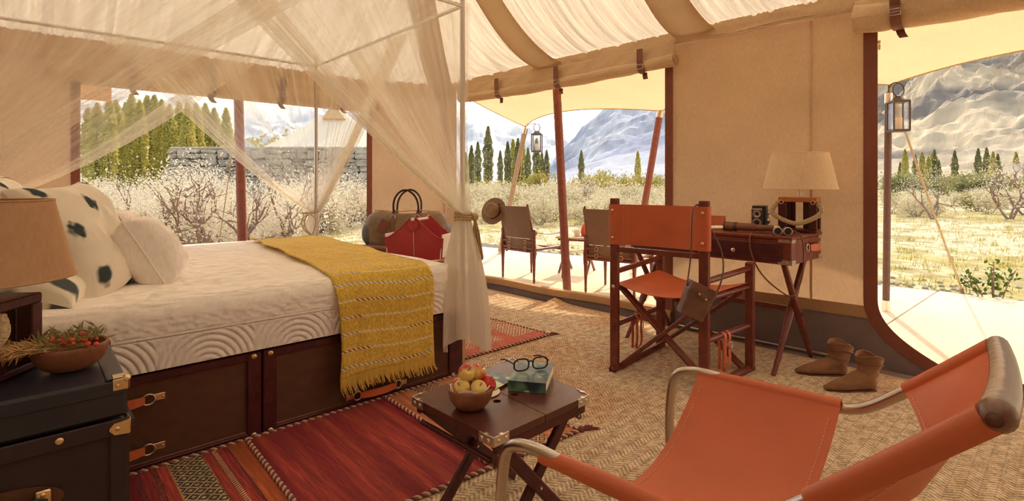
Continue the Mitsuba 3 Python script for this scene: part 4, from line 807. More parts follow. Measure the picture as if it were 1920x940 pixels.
for x in (-0.25, 0.25): part(rb, 'lining', mv(shell(np.stack([np.stack([np.full(12, x * (0.92 + 0.08 * t)), np.linspace(-0.14, 0.14, 12), np.full(12, t * 0.20)], -1) for t in np.linspace(0, 1, 6)]), 0.006), rc, Rr), 'white_cotton', 40, 'white cloth lining showing at the end')
part(rb, 'bottom', mv(bx(0.48, 0.27, 0.01, (0, 0, 0.005)), rc, Rr), 'red_leather', False); part(rb, 'handle_bar', mv(J(rod((0, -0.15, 0.315), (0, 0.15, 0.315), 0.012, 12), ball(0.016, (0, -0.16, 0.322), 2), ball(0.016, (0, 0.16, 0.322), 2)), rc, Rr), 'cream_paint', True)
rl = single('rolled_map', 'rolled brown leather map case lying on the end of the bench', 'map case', J(rod((2.20, 4.60, zt + 0.035), (2.45, 4.05, zt + 0.035), 0.028, 16)), 'brown_leather', 40)

# ================================================================ FOLDING TABLE AND WHAT LIES ON IT
ft = thing('folding_table', 'low folding table of dark wood with nickel corners and crossed legs', 'table')
c4 = {'L': A(0.888, 1.425), 'F': A(0.900, 1.050), 'R': A(1.305, 1.060), 'B': A(1.365, 1.480)}; ZTB = 0.45
tc = sum(c4.values()) / 4
def board(p, q, r, s): return extr([tuple(p), tuple(q), tuple(r), tuple(s)], 0.022, None, (0, 0, ZTB - 0.022))
mL, mF = (c4['L'] + c4['B']) / 2, (c4['F'] + c4['R']) / 2; g = 0.0012
ex = (c4['R'] - c4['F']); ex /= np.linalg.norm(ex)
def holed(poly, h):
    from shapely.geometry import Polygon
    return extr(Polygon([tuple(p) for p in poly]).difference(ShP(*h).buffer(0.0125)), 0.022, None, (0, 0, ZTB - 0.022))
part(ft, 'top_board', holed([c4['L'], c4['F'], mF - ex * g, mL - ex * g], (1.062, 1.222)), 'tablewood', 30); part(ft, 'top_board', holed([mL + ex * g, mF + ex * g, c4['R'], c4['B']], (1.138, 1.224)), 'tablewood', 30)
for a, b in (('F', 'R'), ('L', 'B')):
    i = A(*((tc - (c4[a] + c4[b]) / 2))); i /= np.linalg.norm(i); p, q = c4[a] * 0.97 + c4[b] * 0.03 + i * 0.012, c4[b] * 0.97 + c4[a] * 0.03 + i * 0.012
    part(ft, 'apron', beam((*p, ZTB - 0.037), (*q, ZTB - 0.037), 0.018, 0.030), 'mahogany', 30)
for a, p1_, p2_ in (('F', 'L', 'R'), ('L', 'F', 'B'), ('R', 'F', 'B'), ('B', 'L', 'R')):
    o = c4[a]; ms = []
    for w in (p1_, p2_):
        d = (c4[w] - o) / np.linalg.norm(c4[w] - o); nrm = A(d[1], -d[0]); nrm *= np.sign(nrm @ (o - tc)); e = o + d * 0.055
        ms += [beam((*(o + nrm * 0.0015), ZTB - 0.011), (*(e + nrm * 0.0015), ZTB - 0.011), 0.003, 0.026, bev=0), bx(0.012, 0.012, 0.003, (*(o + d * 0.03), ZTB + 0.001))]
        ms += [rivet((*(o + d * t + nrm * 0.003), ZTB - 0.011), (*nrm, 0), 0.0055) for t in (0.016, 0.043)]
    part(ft, 'corner_bracket', J(*ms), 'nickel', 40, 'riveted nickel corner bracket')
for a, b, off in (('F', 'R', 0.028), ('L', 'B', 0.028)):
    i = tc - (c4[a] + c4[b]) / 2; i /= np.linalg.norm(i); pa, pb = c4[a] + i * off, c4[b] + i * off; d = (pb - pa) / np.linalg.norm(pb - pa)
    for (s, e, o) in ((pa + d * 0.03, pb - d * 0.015, 0.0), (pb - d * 0.03, pa + d * 0.015, 0.023)):
        s, e = s + i * o, e + i * o; k = part(ft, 'leg', beam((*s, ZTB - 0.03), (*e, 0.022), 0.020, 0.036, bev=0.004), 'mahogany', 30)
    m = (pa + pb) / 2; part(ft, 'pivot', J(rod((*(m - i * 0.014), 0.228), (*(m + i * 0.038), 0.228), 0.007, 12)), 'nickel', True)
for t, z in ((0.035, ZTB - 0.075), (0.965, ZTB - 0.075), (0.22, 0.10)):
    p = c4['F'] * (1 - t) + c4['R'] * t; q = c4['L'] * (1 - t) + c4['B'] * t; i = (q - p) / np.linalg.norm(q - p)
    part(ft, 'cross_rail', rod((*(p + i * 0.03), z), (*(q - i * 0.03), z), 0.0085, 10), 'steel' if t > 0.1 else 'mahogany', True)
fb = A(0.975, 1.243, ZTB + 0.001)
single('bowl', 'dark turned wooden bowl full of apples on the folding table', 'bowl', bowl_mesh(0.068, 0.060, fb, 0.006), 'bowlwood', True)
u, v = np.meshgrid(np.linspace(0, 2 * PI, 70), np.linspace(0, 1, 14), indexing='ij')
rr_ = 0.028 + 0.034 * v; zz = 0.018 + 0.050 * v ** 1.4 + 0.006 * np.sin(5 * u + 1) * v; P = np.stack([fb[0] + rr_ * np.cos(u) * (1 + 0.05 * v * np.sin(9 * u)), fb[1] + rr_ * np.sin(u), fb[2] + zz], -1)
single('napkin', 'white cloth napkin lining the apple bowl', 'napkin', shell(P, 0.002), 'white_cotton', True)
def apple(c, r, m, tilt, label):
    t = thing('apple', label, 'apple'); th = np.linspace(0.0, PI, 18); prof = [(r * math.sin(x) * (1 + 0.06 * math.cos(x)), r * 0.93 * math.cos(x) * (1 - 0.30 * math.exp(-(x / 0.42) ** 2)) + (0.12 * r * math.exp(-((PI - x) / 0.35) ** 2))) for x in th][::-1]
    R = rotx(tilt[0]) @ roty(tilt[1]); part(t, 'flesh', lathe(prof, 26, c, R), m, True); top = A(*c) + R @ A(0, 0, r * 0.62)
    part(t, 'stem', tube(np.array([top, top + R @ A(0.001, 0, r * 0.3), top + R @ A(0.004, 0.001, r * 0.55)]), 0.0016, 5), 'twig', True)
for p, r, m, tl, lb in (((-0.040, -0.006, 0.072), 0.027, 'apple', (0.3, -0.8), 'red and yellow apple at the left rim of the bowl'), ((0.046, -0.034, 0.070), 0.027, 'apple_red', (0.9, 0.4), 'deep red apple at the right front of the bowl'),
                        ((0.000, -0.042, 0.070), 0.026, 'apple_yellow', (0.7, -0.2), 'pale yellow apple at the front of the bowl'), ((0.042, 0.024, 0.070), 0.025, 'apple_yellow', (0.2, 0.5), 'yellow apple at the back right of the bowl'),
                        ((-0.008, 0.040, 0.066), 0.026, 'apple', (-0.3, 0), 'red streaked apple at the back of the bowl under the pile'), ((-0.018, -0.002, 0.113), 0.027, 'apple', (0.8, -0.1), 'red and yellow apple topmost of the pile with its stem showing'),
                        ((0.026, -0.008, 0.106), 0.027, 'apple', (0.5, 0.5), 'blushed apple leaning at the right of the topmost apple')): apple(fb + A(*p) * A(0.92, 0.92, 0.95), r * 0.93, m, tl, lb)
bk = thing('book', 'thick paperback with green and yellow cover on the folding table', 'book'); Rk = rotz(0.16 - PI / 2 + PI / 2 + 0.60 - 0.1); Rk = rotz(0.95)
kb_ = A(1.255, 1.262, ZTB + 0.001)
ey = A(1.39 - 1.209, 1.284 - 1.158, 0); ey /= np.linalg.norm(ey); exx = A(ey[1], -ey[0], 0) * -1.0
Rk = np.stack([ey, exx, A(0, 0, 1)], 1)                 # local x along the fore-edge towards the right back, y towards the left
part(bk, 'pages', mv(bx(0.188, 0.118, 0.030, (0, 0, 0.017)), kb_, Rk), 'paper', False, 'cream page block')
part(bk, 'back_cover', mv(bx(0.194, 0.124, 0.0015, (0, 0, 0.0012)), kb_, Rk), 'bookcover', False); part(bk, 'front_cover', mv(bx(0.194, 0.124, 0.0015, (0, 0, 0.0335)), kb_, Rk), 'bookcover', False)
part(bk, 'spine', mv(bx(0.0018, 0.124, 0.034, (-0.0965, 0, 0.0172), 0.0004), kb_, Rk), 'bookcover', 30)
bn2 = kb_ + exx * 0.075 + ey * 0.0
bm = thing('paper_disc', 'pale round paper disc lying between the apple bowl and the paperback', 'coaster')
part(bm, 'disc', lathe([(0, 0.004), (0.052, 0.004), (0.055, 0.002), (0.052, 0), (0, 0)], 36, (1.075, 1.305, ZTB + 0.001)), 'paper', 40)
part(bm, 'leaflet', extr([(0, 0), (0.13, 0.03), (0.11, 0.13), (-0.02, 0.10)], 0.002, None, (1.10, 1.28, ZTB + 0.0058)), 'bookcover', False)
gl = thing('eyeglasses', 'black framed eyeglasses resting on the paperback', 'glasses'); go = kb_ + A(0, 0, 0.036) + ey * 0.012 + exx * 0.012
gx = A(0.80, -0.10, 0) + A(0.0, 0.0, 0); gx = A(math.sin(TH), -math.cos(TH), 0) * 0.94 + FW * 0.34; gx /= np.linalg.norm(gx); gy = np.cross((0, 0, 1), gx)
def gp(x, y, z): return go + gx * x + gy * y + A(0, 0, 1) * z
for s in (-1, 1):
    a = np.linspace(0, 2 * PI, 33)[:-1]; sq = 0.5
    ring = np.array([gp(s * 0.034 + 0.0265 * np.sign(math.cos(w)) * abs(math.cos(w)) ** 0.7, -0.012 - 0.006 * abs(s * 0.034 + 0.026 * math.cos(w)) * 4, 0.023 + 0.0195 * np.sign(math.sin(w)) * abs(math.sin(w)) ** 0.7) for w in a])
    part(gl, 'rim', tube(ring, 0.0027, 7, closed=True), 'black', True); ctr = ring.mean(0)
    part(gl, 'lens', (np.vstack([ring, ctr]), np.stack([np.arange(32), (np.arange(32) + 1) % 32, np.full(32, 32)], 1)), 'glass', False)
    part(gl, 'temple', tube(smoothpath([gp(s * 0.0625, -0.016, 0.030), gp(s * 0.065, 0.03, 0.027), gp(s * 0.066, 0.08, 0.016), gp(s * 0.064, 0.115, 0.004)], 18), 0.0027, 6), 'black', True)
part(gl, 'bridge', tube(np.array([gp(-0.009, -0.012, 0.029), gp(0, -0.011, 0.033), gp(0.009, -0.012, 0.029)]), 0.0025, 6), 'black', True)

# ================================================================ SLING CHAIR IN THE FOREGROUND
sc = thing('sling_chair', 'low tubular steel chair with slung orange leather seat in the foreground', 'chair')
N0, F0, Fb, Nb, Ft, Nt = A(0.789, 0.831, 0.55), A(1.478, 0.814, 0.55), A(1.533, 0.393, 0.55), A(0.830, 0.405, 0.55), A(1.475, 0.104, 0.80), A(0.796, 0.063, 0.862)
rT = 0.0135; Ft, Nt = Fb + (Ft - Fb) * 0.93, Nb + (Nt - Nb) * 0.98
def rail_path(f, b, top, side):
    fd = A(0, 1, 0)
    return smoothpath([f + A(0, 0.055, -0.52) , f + A(0, 0.060, -0.30), f + A(0, 0.056, -0.075), f + A(0, 0.035, -0.018), f + A(0, 0, 0.0), f * 0.65 + b * 0.35, f * 0.3 + b * 0.7, b, b + (top - b) * 0.25 + A(0, 0, -0.014), b + (top - b) * 0.6 + A(0, 0, -0.010), top], 120)
for f, b, tp_ in ((N0, Nb, Nt), (F0, Fb, Ft)): part(sc, 'side_tube', tube(rail_path(f, b, tp_, 0), rT, 14), 'steel', True, 'bent steel tube')
for f, b in ((N0, Nb), (F0, Fb)):
    part(sc, 'runner', tube(smoothpath([f + A(0, 0.055, -0.51), f + A(0, 0.02, -0.532), f + A(0, -0.10, -0.535), b + A(0, 0.10, -0.535), b + A(0, -0.06, -0.532)], 60), rT, 12), 'steel', True)
for y, z in ((0.30, 0.016), (0.80, 0.14)): part(sc, 'cross_tube', rod((0.80, y + 0.05, z), (1.50, y + 0.05, z), 0.011, 12), 'steel', True)
def sling(r0, r1, sagv, na=44, wrap=True):
    """surface between the curves r0 and r1 (n, 3), sagging along sagv (n, 3); its edges wrap round the tubes"""
    n = len(r0); q = []
    ax = np.gradient(r0, axis=0); ax /= np.linalg.norm(ax, axis=1, keepdims=True); ax1 = np.gradient(r1, axis=0); ax1 /= np.linalg.norm(ax1, axis=1, keepdims=True)
    dn = sagv / (np.linalg.norm(sagv, axis=1, keepdims=True) + 1e-9); w0 = np.cross(ax, dn); w0 *= np.sign(np.sum(w0 * (r1 - r0), 1, keepdims=True)); w1 = np.cross(ax1, dn); w1 *= np.sign(np.sum(w1 * (r0 - r1), 1, keepdims=True)); R = rT + 0.0045
    for a in np.linspace(-0.35 * PI, PI, 15): q.append(r0 + (w0 * math.cos(-a + PI * 0 ) * 0 + 0) + R * (dn * math.cos(a + PI) * -1 * -1 + w0 * -math.sin(a) * 1.0) )
    q = []
    for a in np.linspace(1.30 * PI, 0.0, 16): q.append(r0 + R * (w0 * math.cos(a) - dn * math.sin(a)))
    for t in np.linspace(0.03, 0.97, na): q.append((r0 + w0 * R) * (1 - t) + (r1 + w1 * R) * t + sagv * (4 * t * (1 - t)) )
    for a in np.linspace(0.0, 1.30 * PI, 16): q.append(r1 + R * (w1 * math.cos(a) - dn * math.sin(a)))
    return np.stack(q)
k = np.linspace(0, 1, 40)[:, None]; e0 = 0.085
n0, f0 = N0 + (Nb - N0) * (e0 + 0.06 + k * (0.90 - e0)), F0 + (Fb - F0) * (e0 + k * (0.94 - e0))
sv = A(0, 0, -1) * 0.185 * (1 - 0.05 * k) + A(0, 0, 0) * k
S = sling(n0, f0, sv); S += (gnormal(S) * (0.006 * (meshkit.fbm(S * 7, 3, 2) - 0.5))[..., None])
seat = part(sc, 'seat', shell(S, 0.0035), 'orange_leather', 40, 'orange leather seat slung between the tubes')
def stitches(row, step=0.011, L=0.007, r=0.0008, off=(0, 0, 0)):
    seg = np.concatenate([[0], np.cumsum(np.linalg.norm(np.diff(row, axis=0), axis=1))]); ms = []
    for d in np.arange(0, seg[-1] - L, step):
        a, b = (np.array([np.interp(x, seg, row[:, k]) for k in range(3)]) + A(*off) for x in (d, d + L)); ms.append(tube(np.array([a, b]), r, 4))
    return J(*ms)
nS = gnormal(S); 
up_ = 0.0045 if (nS[len(S) // 2, 20, 2] > 0) else -0.001
for j in (2, 37): part(seat, 'stitching', stitches(S[16:-16, j] + nS[16:-16, j] * up_), 'stitch', False, stuff=True)
# back: between the rising tubes
def backpath(f, b, top):
    q = rail_path(f, b, top, 0); q = q[((q - b) @ (top - b) / ((top - b) @ (top - b)) > 0.40) & (q[:, 1] < b[1])]; return q[np.round(np.linspace(0, len(q) - 1, 40)).astype(int)] if len(q) >= 40 else smoothpath(q, 40)
bn0, bf0 = backpath(N0, Nb, Nt), backpath(F0, Fb, Ft)
dback = A(0.0, -0.62, -0.5); dback /= np.linalg.norm(dback)
S = sling(bn0, bf0, dback[None] * (0.10 - 0.085 * k)); 
back = part(sc, 'back', shell(S, 0.0035), 'orange_leather', 40, 'orange leather back slung between the tubes')
nS = gnormal(S); up_ = 0.0045 if nS[len(S) // 2, 20] @ dback < 0 else -0.001
for j in (2, 37): part(back, 'stitching', stitches(S[16:-16, j] + nS[16:-16, j] * up_), 'stitch', False, stuff=True)
for i in (13, 17, 20): part(back, 'stitching', stitches(S[i] + nS[i] * 0.0045), 'stitch', False, stuff=True); part(back, 'stitching', stitches(S[i] - nS[i] * 0.0008), 'stitch', False, stuff=True)
tq = np.linspace(-0.035, 1.035, 50)[:, None]; rp_ = bf0[-1] * tq + bn0[-1] * (1 - tq) + dback * (0.012 * 4 * tq * (1 - tq)) + (Ft - Fb) / np.linalg.norm(Ft - Fb) * 0.006
v, f = tube(rp_, [0.008, 0.015] + [0.019] * 46 + [0.015, 0.008], 18); part(back, 'rolled_top', (v, f), 'sheen_leather', True, 'dark leather roll with painted sheen streaks along the top of the back', uv=np.vstack([np.stack([np.repeat(np.linspace(0, 1, 50), 18), np.tile(np.linspace(0, 1, 18), 50)], -1), [[0, 0], [1, 0]]]))

# ================================================================ DIRECTOR'S CHAIR AND BINOCULAR CASE
dc = thing('directors_chair', 'folding wooden chair with orange leather seat and back before the desk', 'chair')
Lb, Rb_, Rf, Lf = A(2.553, 1.875), A(2.632, 1.356), A(3.143, 1.334), A(3.150, 1.936)
def sq(p, z0, z1, w=0.046, d=0.040, nm='back_post'):
    a = (Rb_ - Lb); a /= np.linalg.norm(a); R = np.stack([A(a[1], -a[0], 0) * -1, A(*a, 0), A(0, 0, 1)], 1)
    return part(dc, nm, bx(d, w, z1 - z0, (*p, (z0 + z1) / 2), 0.004, R), 'chairwood', 30)
sq(Lb, 0.03, 1.035); sq(Rb_, 0.03, 1.030, 0.05); sq(Rf, 0.03, 0.655, 0.046, 0.05, 'front_post'); sq(Lf, 0.03, 0.655, 0.046, 0.05, 'front_post')
def v3(p, z): return A(p[0], p[1], z)
for b, f in ((Lb, Lf), (Rb_, Rf)):
    part(dc, 'arm_rail', rod(v3(b, 0.60), v3(f, 0.622), 0.0165, 14), 'chairwood', True); part(dc, 'side_stretcher', rod(v3(b, 0.285), v3(f, 0.285), 0.0155, 14), 'chairwood', True)
    part(dc, 'floor_runner', rod(v3(b + (b - f) * 0.05, 0.028), v3(f + (f - b) * 0.05, 0.028), 0.022, 14), 'chairwood', True); part(dc, 'seat_rail', rod(v3(b, 0.505), v3(f, 0.515), 0.014, 12), 'chairwood', True)
for s, (l, r) in (('b', (Lb * 0.90 + Lf * 0.10, Rb_ * 0.90 + Rf * 0.10)), ('f', (Lb * 0.14 + Lf * 0.86, Rb_ * 0.14 + Rf * 0.86))):
    o = (Lf - Lb) / np.linalg.norm(Lf - Lb) * 0.013
    part(dc, 'cross_leg', beam(v3(l + o, 0.50), v3(r + o, 0.03), 0.022, 0.040, (1, 0, 0.3), 0.004), 'chairwood', 30); part(dc, 'cross_leg', beam(v3(l - o, 0.03), v3(r - o, 0.50), 0.022, 0.040, (1, 0, 0.3), 0.004), 'chairwood', 30)
    m = (l + r) / 2; part(dc, 'pivot', rod(v3(m - o * 2.4, 0.266), v3(m + o * 2.4, 0.266), 0.010, 12), 'nickel', True)
# seat sling
i = np.linspace(0, 1, 40); rowsL = np.linspace(0.03, 0.99, 24)
P = np.stack([np.stack([*(v3(Lb + (Lf - Lb) * q, 0) * (1 - i)[:, None] + v3(Rb_ + (Rf - Rb_) * q, 0) * i[:, None]).T[:2], 0.527 + 0.01 * q - 0.045 * 4 * i * (1 - i) * (1 + 0.2 * q)], -1) for q in rowsL])
rolls = []
for t in np.linspace(0, 1, 10): rolls.append(P[-1] + (P[-1] - P[-2]) / np.linalg.norm(P[-1] - P[-2], axis=1, keepdims=True) * 0.012 * math.sin(t * PI) - A(0, 0, 1) * 0.014 * (1 - math.cos(t * PI)))
k_ = part(dc, 'seat', shell(np.concatenate([P, np.stack(rolls[1:])])[:, ::-1], 0.004), 'seat_leather', 40, 'orange leather seat'); 
# back leather wrapping the posts
a2 = (Rb_ - Lb); a2 /= np.linalg.norm(a2); n2 = A(-a2[1], a2[0]); n2 *= np.sign(n2 @ (Lf - Lb))           # n2 points to the front
def backrow(z):
    w = 0.030; e = 0.026; pts = [Lb - a2 * 0.020 + n2 * e, Lb - a2 * w + n2 * 0.018, Lb - a2 * w - n2 * 0.018, Lb - a2 * 0.02 - n2 * e, Lb + a2 * 0.02 - n2 * e]
    mid = [Lb + (Rb_ - Lb) * t - n2 * (e - 0.032 * math.sin(PI * t)) for t in np.linspace(0.09, 0.91, 22)]
    pts += mid + [Rb_ - a2 * 0.02 - n2 * e, Rb_ + a2 * 0.022 - n2 * e, Rb_ + a2 * w - n2 * 0.018, Rb_ + a2 * w + n2 * 0.018, Rb_ + a2 * 0.022 + n2 * e]
    return np.array([v3(p, z) for p in pts])
Pb = np.stack([backrow(z) for z in np.linspace(0.765, 1.0, 14)]); kb2 = part(dc, 'back', shell(Pb, 0.004), 'seat_leather', 40, 'orange leather back wrapped round the posts')
nb_ = gnormal(Pb)[7, 14]; sg = 0.005 if nb_[:2] @ n2 < 0 else -0.001
for j in (6, 7, -7): part(kb2, 'stitching', stitches(Pb[:, j] - v3(n2, 0) * 0.0052 if sg < 0 else Pb[:, j] + gnormal(Pb)[:, j] * 0.005), 'stitch', False, stuff=True)
for p in (Lb, Rb_):
    for z in (0.805, 0.965): part(dc, 'rivet', rivet(v3(p - n2 * 0.031, z), (*(-n2), 0), 0.009), 'brass', True)
for p, z in ((Lb, 0.515), (Rb_, 0.515)): part(dc, 'bolt', rivet(v3(p - n2 * 0.021, z), (*(-n2), 0), 0.011), 'nickel', True)
part(dc, 'back_brace', beam(v3(Lb, 0.735), v3(Rb_, 0.735), 0.022, 0.03), 'chairwood', 30)
for b, f, t in ((Lb, Lf, 0.40), (Rb_, Rf, 0.36)):
    for q, dl in ((t, 0.0), (t + 0.09, 0.02)):
        c = v3(b + (f - b) * q, 0.285); d3 = v3((f - b) / np.linalg.norm(f - b), 0); L = 0.19 + dl; pr2 = smoothpath([c + A(0, 0.018, -L), c + A(0, 0.020, -0.04), c + A(0, 0.017, 0.008), c + A(0, 0, 0.019), c + A(0, -0.017, 0.008), c + A(0, -0.02, -0.04), c + A(0, -0.010, -L + 0.02), c + A(0, 0.010, -L - 0.004)], 40)
        st = part(dc, 'strap', shell(np.stack([pr2 - d3 * 0.013, pr2 + d3 * 0.013]), 0.003), 'orange_leather', 40, 'orange leather strap'); 
    part(st, 'buckle', tube(np.array([c + A(0, -0.024, -0.06) + d3 * x + A(0, 0, z) for x, z in ((-0.018, -0.016), (0.018, -0.016), (0.018, 0.016), (-0.018, 0.016))]), 0.0028, 6, closed=True), 'nickel', True)
# binocular case on its strap
cs = thing('binocular_case', 'old dark brown leather binocular case hanging from the chair back by its strap', 'case')
cc = A(2.545, 1.352, 0.525); nx = A(math.sin(TH), -math.cos(TH), 0); ny = -FW; rl_ = -0.42
R = np.stack([nx * math.cos(rl_) + A(0, 0, 1) * math.sin(rl_), -ny, -nx * math.sin(rl_) + A(0, 0, 1) * math.cos(rl_)], 1); R[:, 1] = np.cross(R[:, 2], R[:, 0])
def rr2(w, d, h, taper, c): 
    from shapely.geometry import box as sbox
    p = np.array(sbox(-w / 2 + .02, -d / 2 + .02, w / 2 - .02, d / 2 - .02).buffer(0.02, 6).exterior.coords)[:-1]; rows = np.stack([np.column_stack([p * (1 - taper * t), np.full(len(p), h * t)]) for t in np.linspace(0, 1, 6)]); rows = np.concatenate([rows, rows[:, :1]], 1); v, f = grid(rows); n = len(p) + 1
    i_ = np.arange(n - 1); f = np.vstack([f, np.stack([i_ * 0 + len(v), i_ + 1, i_], 1), np.stack([i_ * 0 + len(v) + 1, 5 * n + i_, 5 * n + i_ + 1], 1)]); return np.vstack([v, [(0, 0, 0), (0, 0, h)]]) + A(*c), f
part(cs, 'body', mv(rr2(0.130, 0.085, 0.125, -0.12, (0, 0, -0.09)), cc, R), 'case_leather', 40); lid = part(cs, 'lid', mv(rr2(0.146, 0.102, 0.045, 0.03, (0, 0, 0.032)), cc, R), 'case_leather', 40, 'case lid')
part(cs, 'base_rim', mv(rr2(0.130, 0.09, 0.012, 0.0, (0, 0, -0.096)), cc, R), 'case_leather', 40)
for x in (-0.02, 0.022): part(cs, 'clasp_stud', mv(rivet((x, -0.054, 0.03 if x < 0 else 0.018), (0, -1, 0), 0.006), cc, R), 'brass', True)
part(cs, 'clasp_strap', mv(bx(0.05, 0.005, 0.022, (0.0, -0.053, 0.026), 0.002, roty(0.3)), cc, R), 'case_leather', 30)
ptop = v3(Rb_ - a2 * 0.035, 1.005) - v3(n2, 0) * 0.005; cL, cR = cc + R @ A(-0.075, 0, 0.04), cc + R @ A(0.078, 0, 0.03)
sp_ = smoothpath([cL, cL * 0.5 + ptop * 0.5 - v3(n2, 0) * 0.012, ptop - v3(n2, 0) * 0.03, ptop + A(0, 0, 0.004), ptop + v3(n2, 0) * 0.05 + v3(a2, 0) * 0.04 + A(0, 0, -0.10), v3(Rb_, 0.8) + v3(a2, 0) * 0.06 + v3(n2, 0) * 0.05, cR * 0.6 + v3(Rb_, 0.8) * 0.4 + v3(a2, 0) * 0.055 + v3(n2, 0) * 0.03, cR], 70)
part(cs, 'shoulder_strap', tube(sp_, 0.0045, 6), 'case_leather', True, 'thin leather shoulder strap')

# ================================================================ DESK
DX0, DX1, DY0, DY1, DZ0, DZ1 = 3.212, 3.715, 1.13, 2.26, 0.650, 0.815
dk = thing('desk', 'campaign writing desk of red brown wood with nickel corners and crossed legs', 'desk')
part(dk, 'case', bx(DX1 - DX0, DY1 - DY0, DZ1 - DZ0 - 0.02, ((DX0 + DX1) / 2, (DY0 + DY1) / 2, (DZ0 + DZ1) / 2 - 0.01), 0.004), 'chairwood', 30)
part(dk, 'top_board', bx(DX1 - DX0 + 0.014, DY1 - DY0 + 0.014, 0.020, ((DX0 + DX1) / 2, (DY0 + DY1) / 2, DZ1 - 0.010), 0.004), 'chairwood', 30)
for y0, y1 in ((DY0 + 0.05, (DY0 + DY1) / 2 - 0.012), ((DY0 + DY1) / 2 + 0.012, DY1 - 0.05)):
    k = part(dk, 'drawer', bx(0.02, y1 - y0, 0.105, (DX0 - 0.004, (y0 + y1) / 2, 0.720), 0.004), 'mahogany', 30); part(k, 'knob', lathe([(0.006, 0), (0.006, 0.010), (0.014, 0.016), (0.013, 0.022), (0.006, 0.025), (0, 0.025)], 18, (DX0 - 0.014, (y0 + y1) / 2 - (0.0 if y0 > 1.6 else -0.02), 0.715), roty(-PI / 2)), 'nickel', 40, 'round nickel knob')
for x, sx in ((DX0, -1), (DX1, 1)):
    for y, sy in ((DY0, -1), (DY1, 1)):
        for z, sz in ((DZ1 - 0.022, 1), (DZ0 + 0.014, -1)):
            m = [bx(0.06, 0.004, 0.028, (x - sx * 0.03, y + sy * 0.003, z)), bx(0.004, 0.07, 0.028, (x + sx * 0.003, y - sy * 0.035, z))] + [rivet((x - sx * t, y + sy * 0.006, z), (0, sy, 0), 0.0045) for t in (0.016, 0.044)] + [rivet((x + sx * 0.006, y - sy * t, z), (sx, 0, 0), 0.0045) for t in (0.02, 0.054)]
            part(dk, 'corner_bracket', J(*m), 'nickel', 40, 'riveted nickel corner bracket')
h = part(dk, 'end_handle', shell(np.stack([np.stack([np.full(9, x), np.full(9, DY0 - 0.014 - 0.018 * math.sin(PI * t)), 0.735 + np.linspace(-0.022, 0.022, 9) * (0.75 + 0.25 * math.sin(PI * t) ** 0.5)], -1) for t, x in zip(np.linspace(0, 1, 14), np.linspace(3.47, 3.63, 14))]), 0.009), 'orange_leather', 40, 'leather grip on the desk end')
for x in (3.445, 3.655): part(h, 'ring', tube(np.array([(x + 0.022 * math.cos(w), DY0 - 0.012, 0.735 + 0.024 * math.sin(w)) for w in np.linspace(0, 2 * PI, 19)[:-1]]), 0.0035, 6, closed=True), 'nickel', True)
for y in (DY0 + 0.05, DY1 - 0.07):
    for a, b, o in ((DX0 + 0.03, DX1 - 0.02, 0.0), (DX1 - 0.05, DX0 - 0.05, 0.030)):
        p, q = A(a, y + o, DZ0), A(b, y + o, 0.0); d = q - p
        k = part(dk, 'leg', tube(np.array([p, p + d * 0.25, p + d * 0.42, p + d * 0.44, p + d * 0.60, p + d * 0.62, p + d * 0.85, q + A(0, 0, 0.012)]), [0.017, 0.019, 0.020, 0.025, 0.025, 0.020, 0.016, 0.0125], 12), 'chairwood', 40); 
    part(dk, 'pivot', rod((DX0 * 0.5 + DX1 * 0.5 - 0.005, y - 0.028, 0.33), (DX0 * 0.5 + DX1 * 0.5 - 0.005, y + 0.058, 0.33), 0.010, 12), 'iron', True)
part(dk, 'stretcher', beam((3.50, DY0 + 0.08, 0.34), (3.50, DY1 - 0.08, 0.34), 0.03, 0.03), 'chairwood', 30)
# what lies on it
table_lamp('table lamp with rope handle and cream shade on the writing desk', (3.625, 1.225, DZ1), -1.42, 'shade')
tl = thing('box_camera', 'black twin lens camera standing upright on the desk', 'camera'); co = A(3.62, 1.47, DZ1); Rc = rotz(-1.32)
def cq(m): return mv(m, co, Rc, 1.1)
part(tl, 'body', cq(bx(0.085, 0.09, 0.125, (0, 0, 0.0645), 0.005)), 'black', 30); part(tl, 'hood', cq(bx(0.078, 0.085, 0.018, (0, 0, 0.136), 0.004)), 'black', 30)
part(tl, 'front_plate', cq(bx(0.062, 0.012, 0.105, (-0.008, -0.050, 0.066), 0.003)), 'iron', 30)
for z, r in ((0.095, 0.022), (0.043, 0.026)):
    k = part(tl, 'lens_ring', cq(lathe([(0.006, 0.004), (r * 0.62, 0.006), (r * 0.72, 0.020), (r, 0.020), (r, 0.0)], 26, (-0.008, -0.056, z), rotx(PI / 2))), 'nickel', 40, 'chrome lens ring'); part(k, 'lens', cq(ball(r * 0.62, (-0.008, -0.058, z), 2, (1, 0.4, 1))), 'black', True)
part(tl, 'focus_knob', cq(lathe([(0, 0.012), (0.017, 0.012), (0.018, 0), (0, 0)], 18, (0.043, 0.0, 0.055), roty(PI / 2))), 'nickel', 40); part(tl, 'winding_knob', cq(lathe([(0, 0.010), (0.010, 0.010), (0.011, 0), (0, 0)], 14, (0.043, 0.01, 0.10), roty(PI / 2))), 'nickel', 40); part(tl, 'nameplate', cq(bx(0.05, 0.002, 0.010, (-0.008, -0.047, 0.125))), 'nickel', False)
sp = thing('telescope', 'brown leather bound hand telescope lying on the desk', 'telescope'); p, q = A(3.37, 1.60, DZ1 + 0.029), A(3.43, 1.32, DZ1 + 0.026); d = q - p; d /= np.linalg.norm(d); dd, s, u = frame(d); Rt = np.stack([s, u, dd], 1); L = 0.30
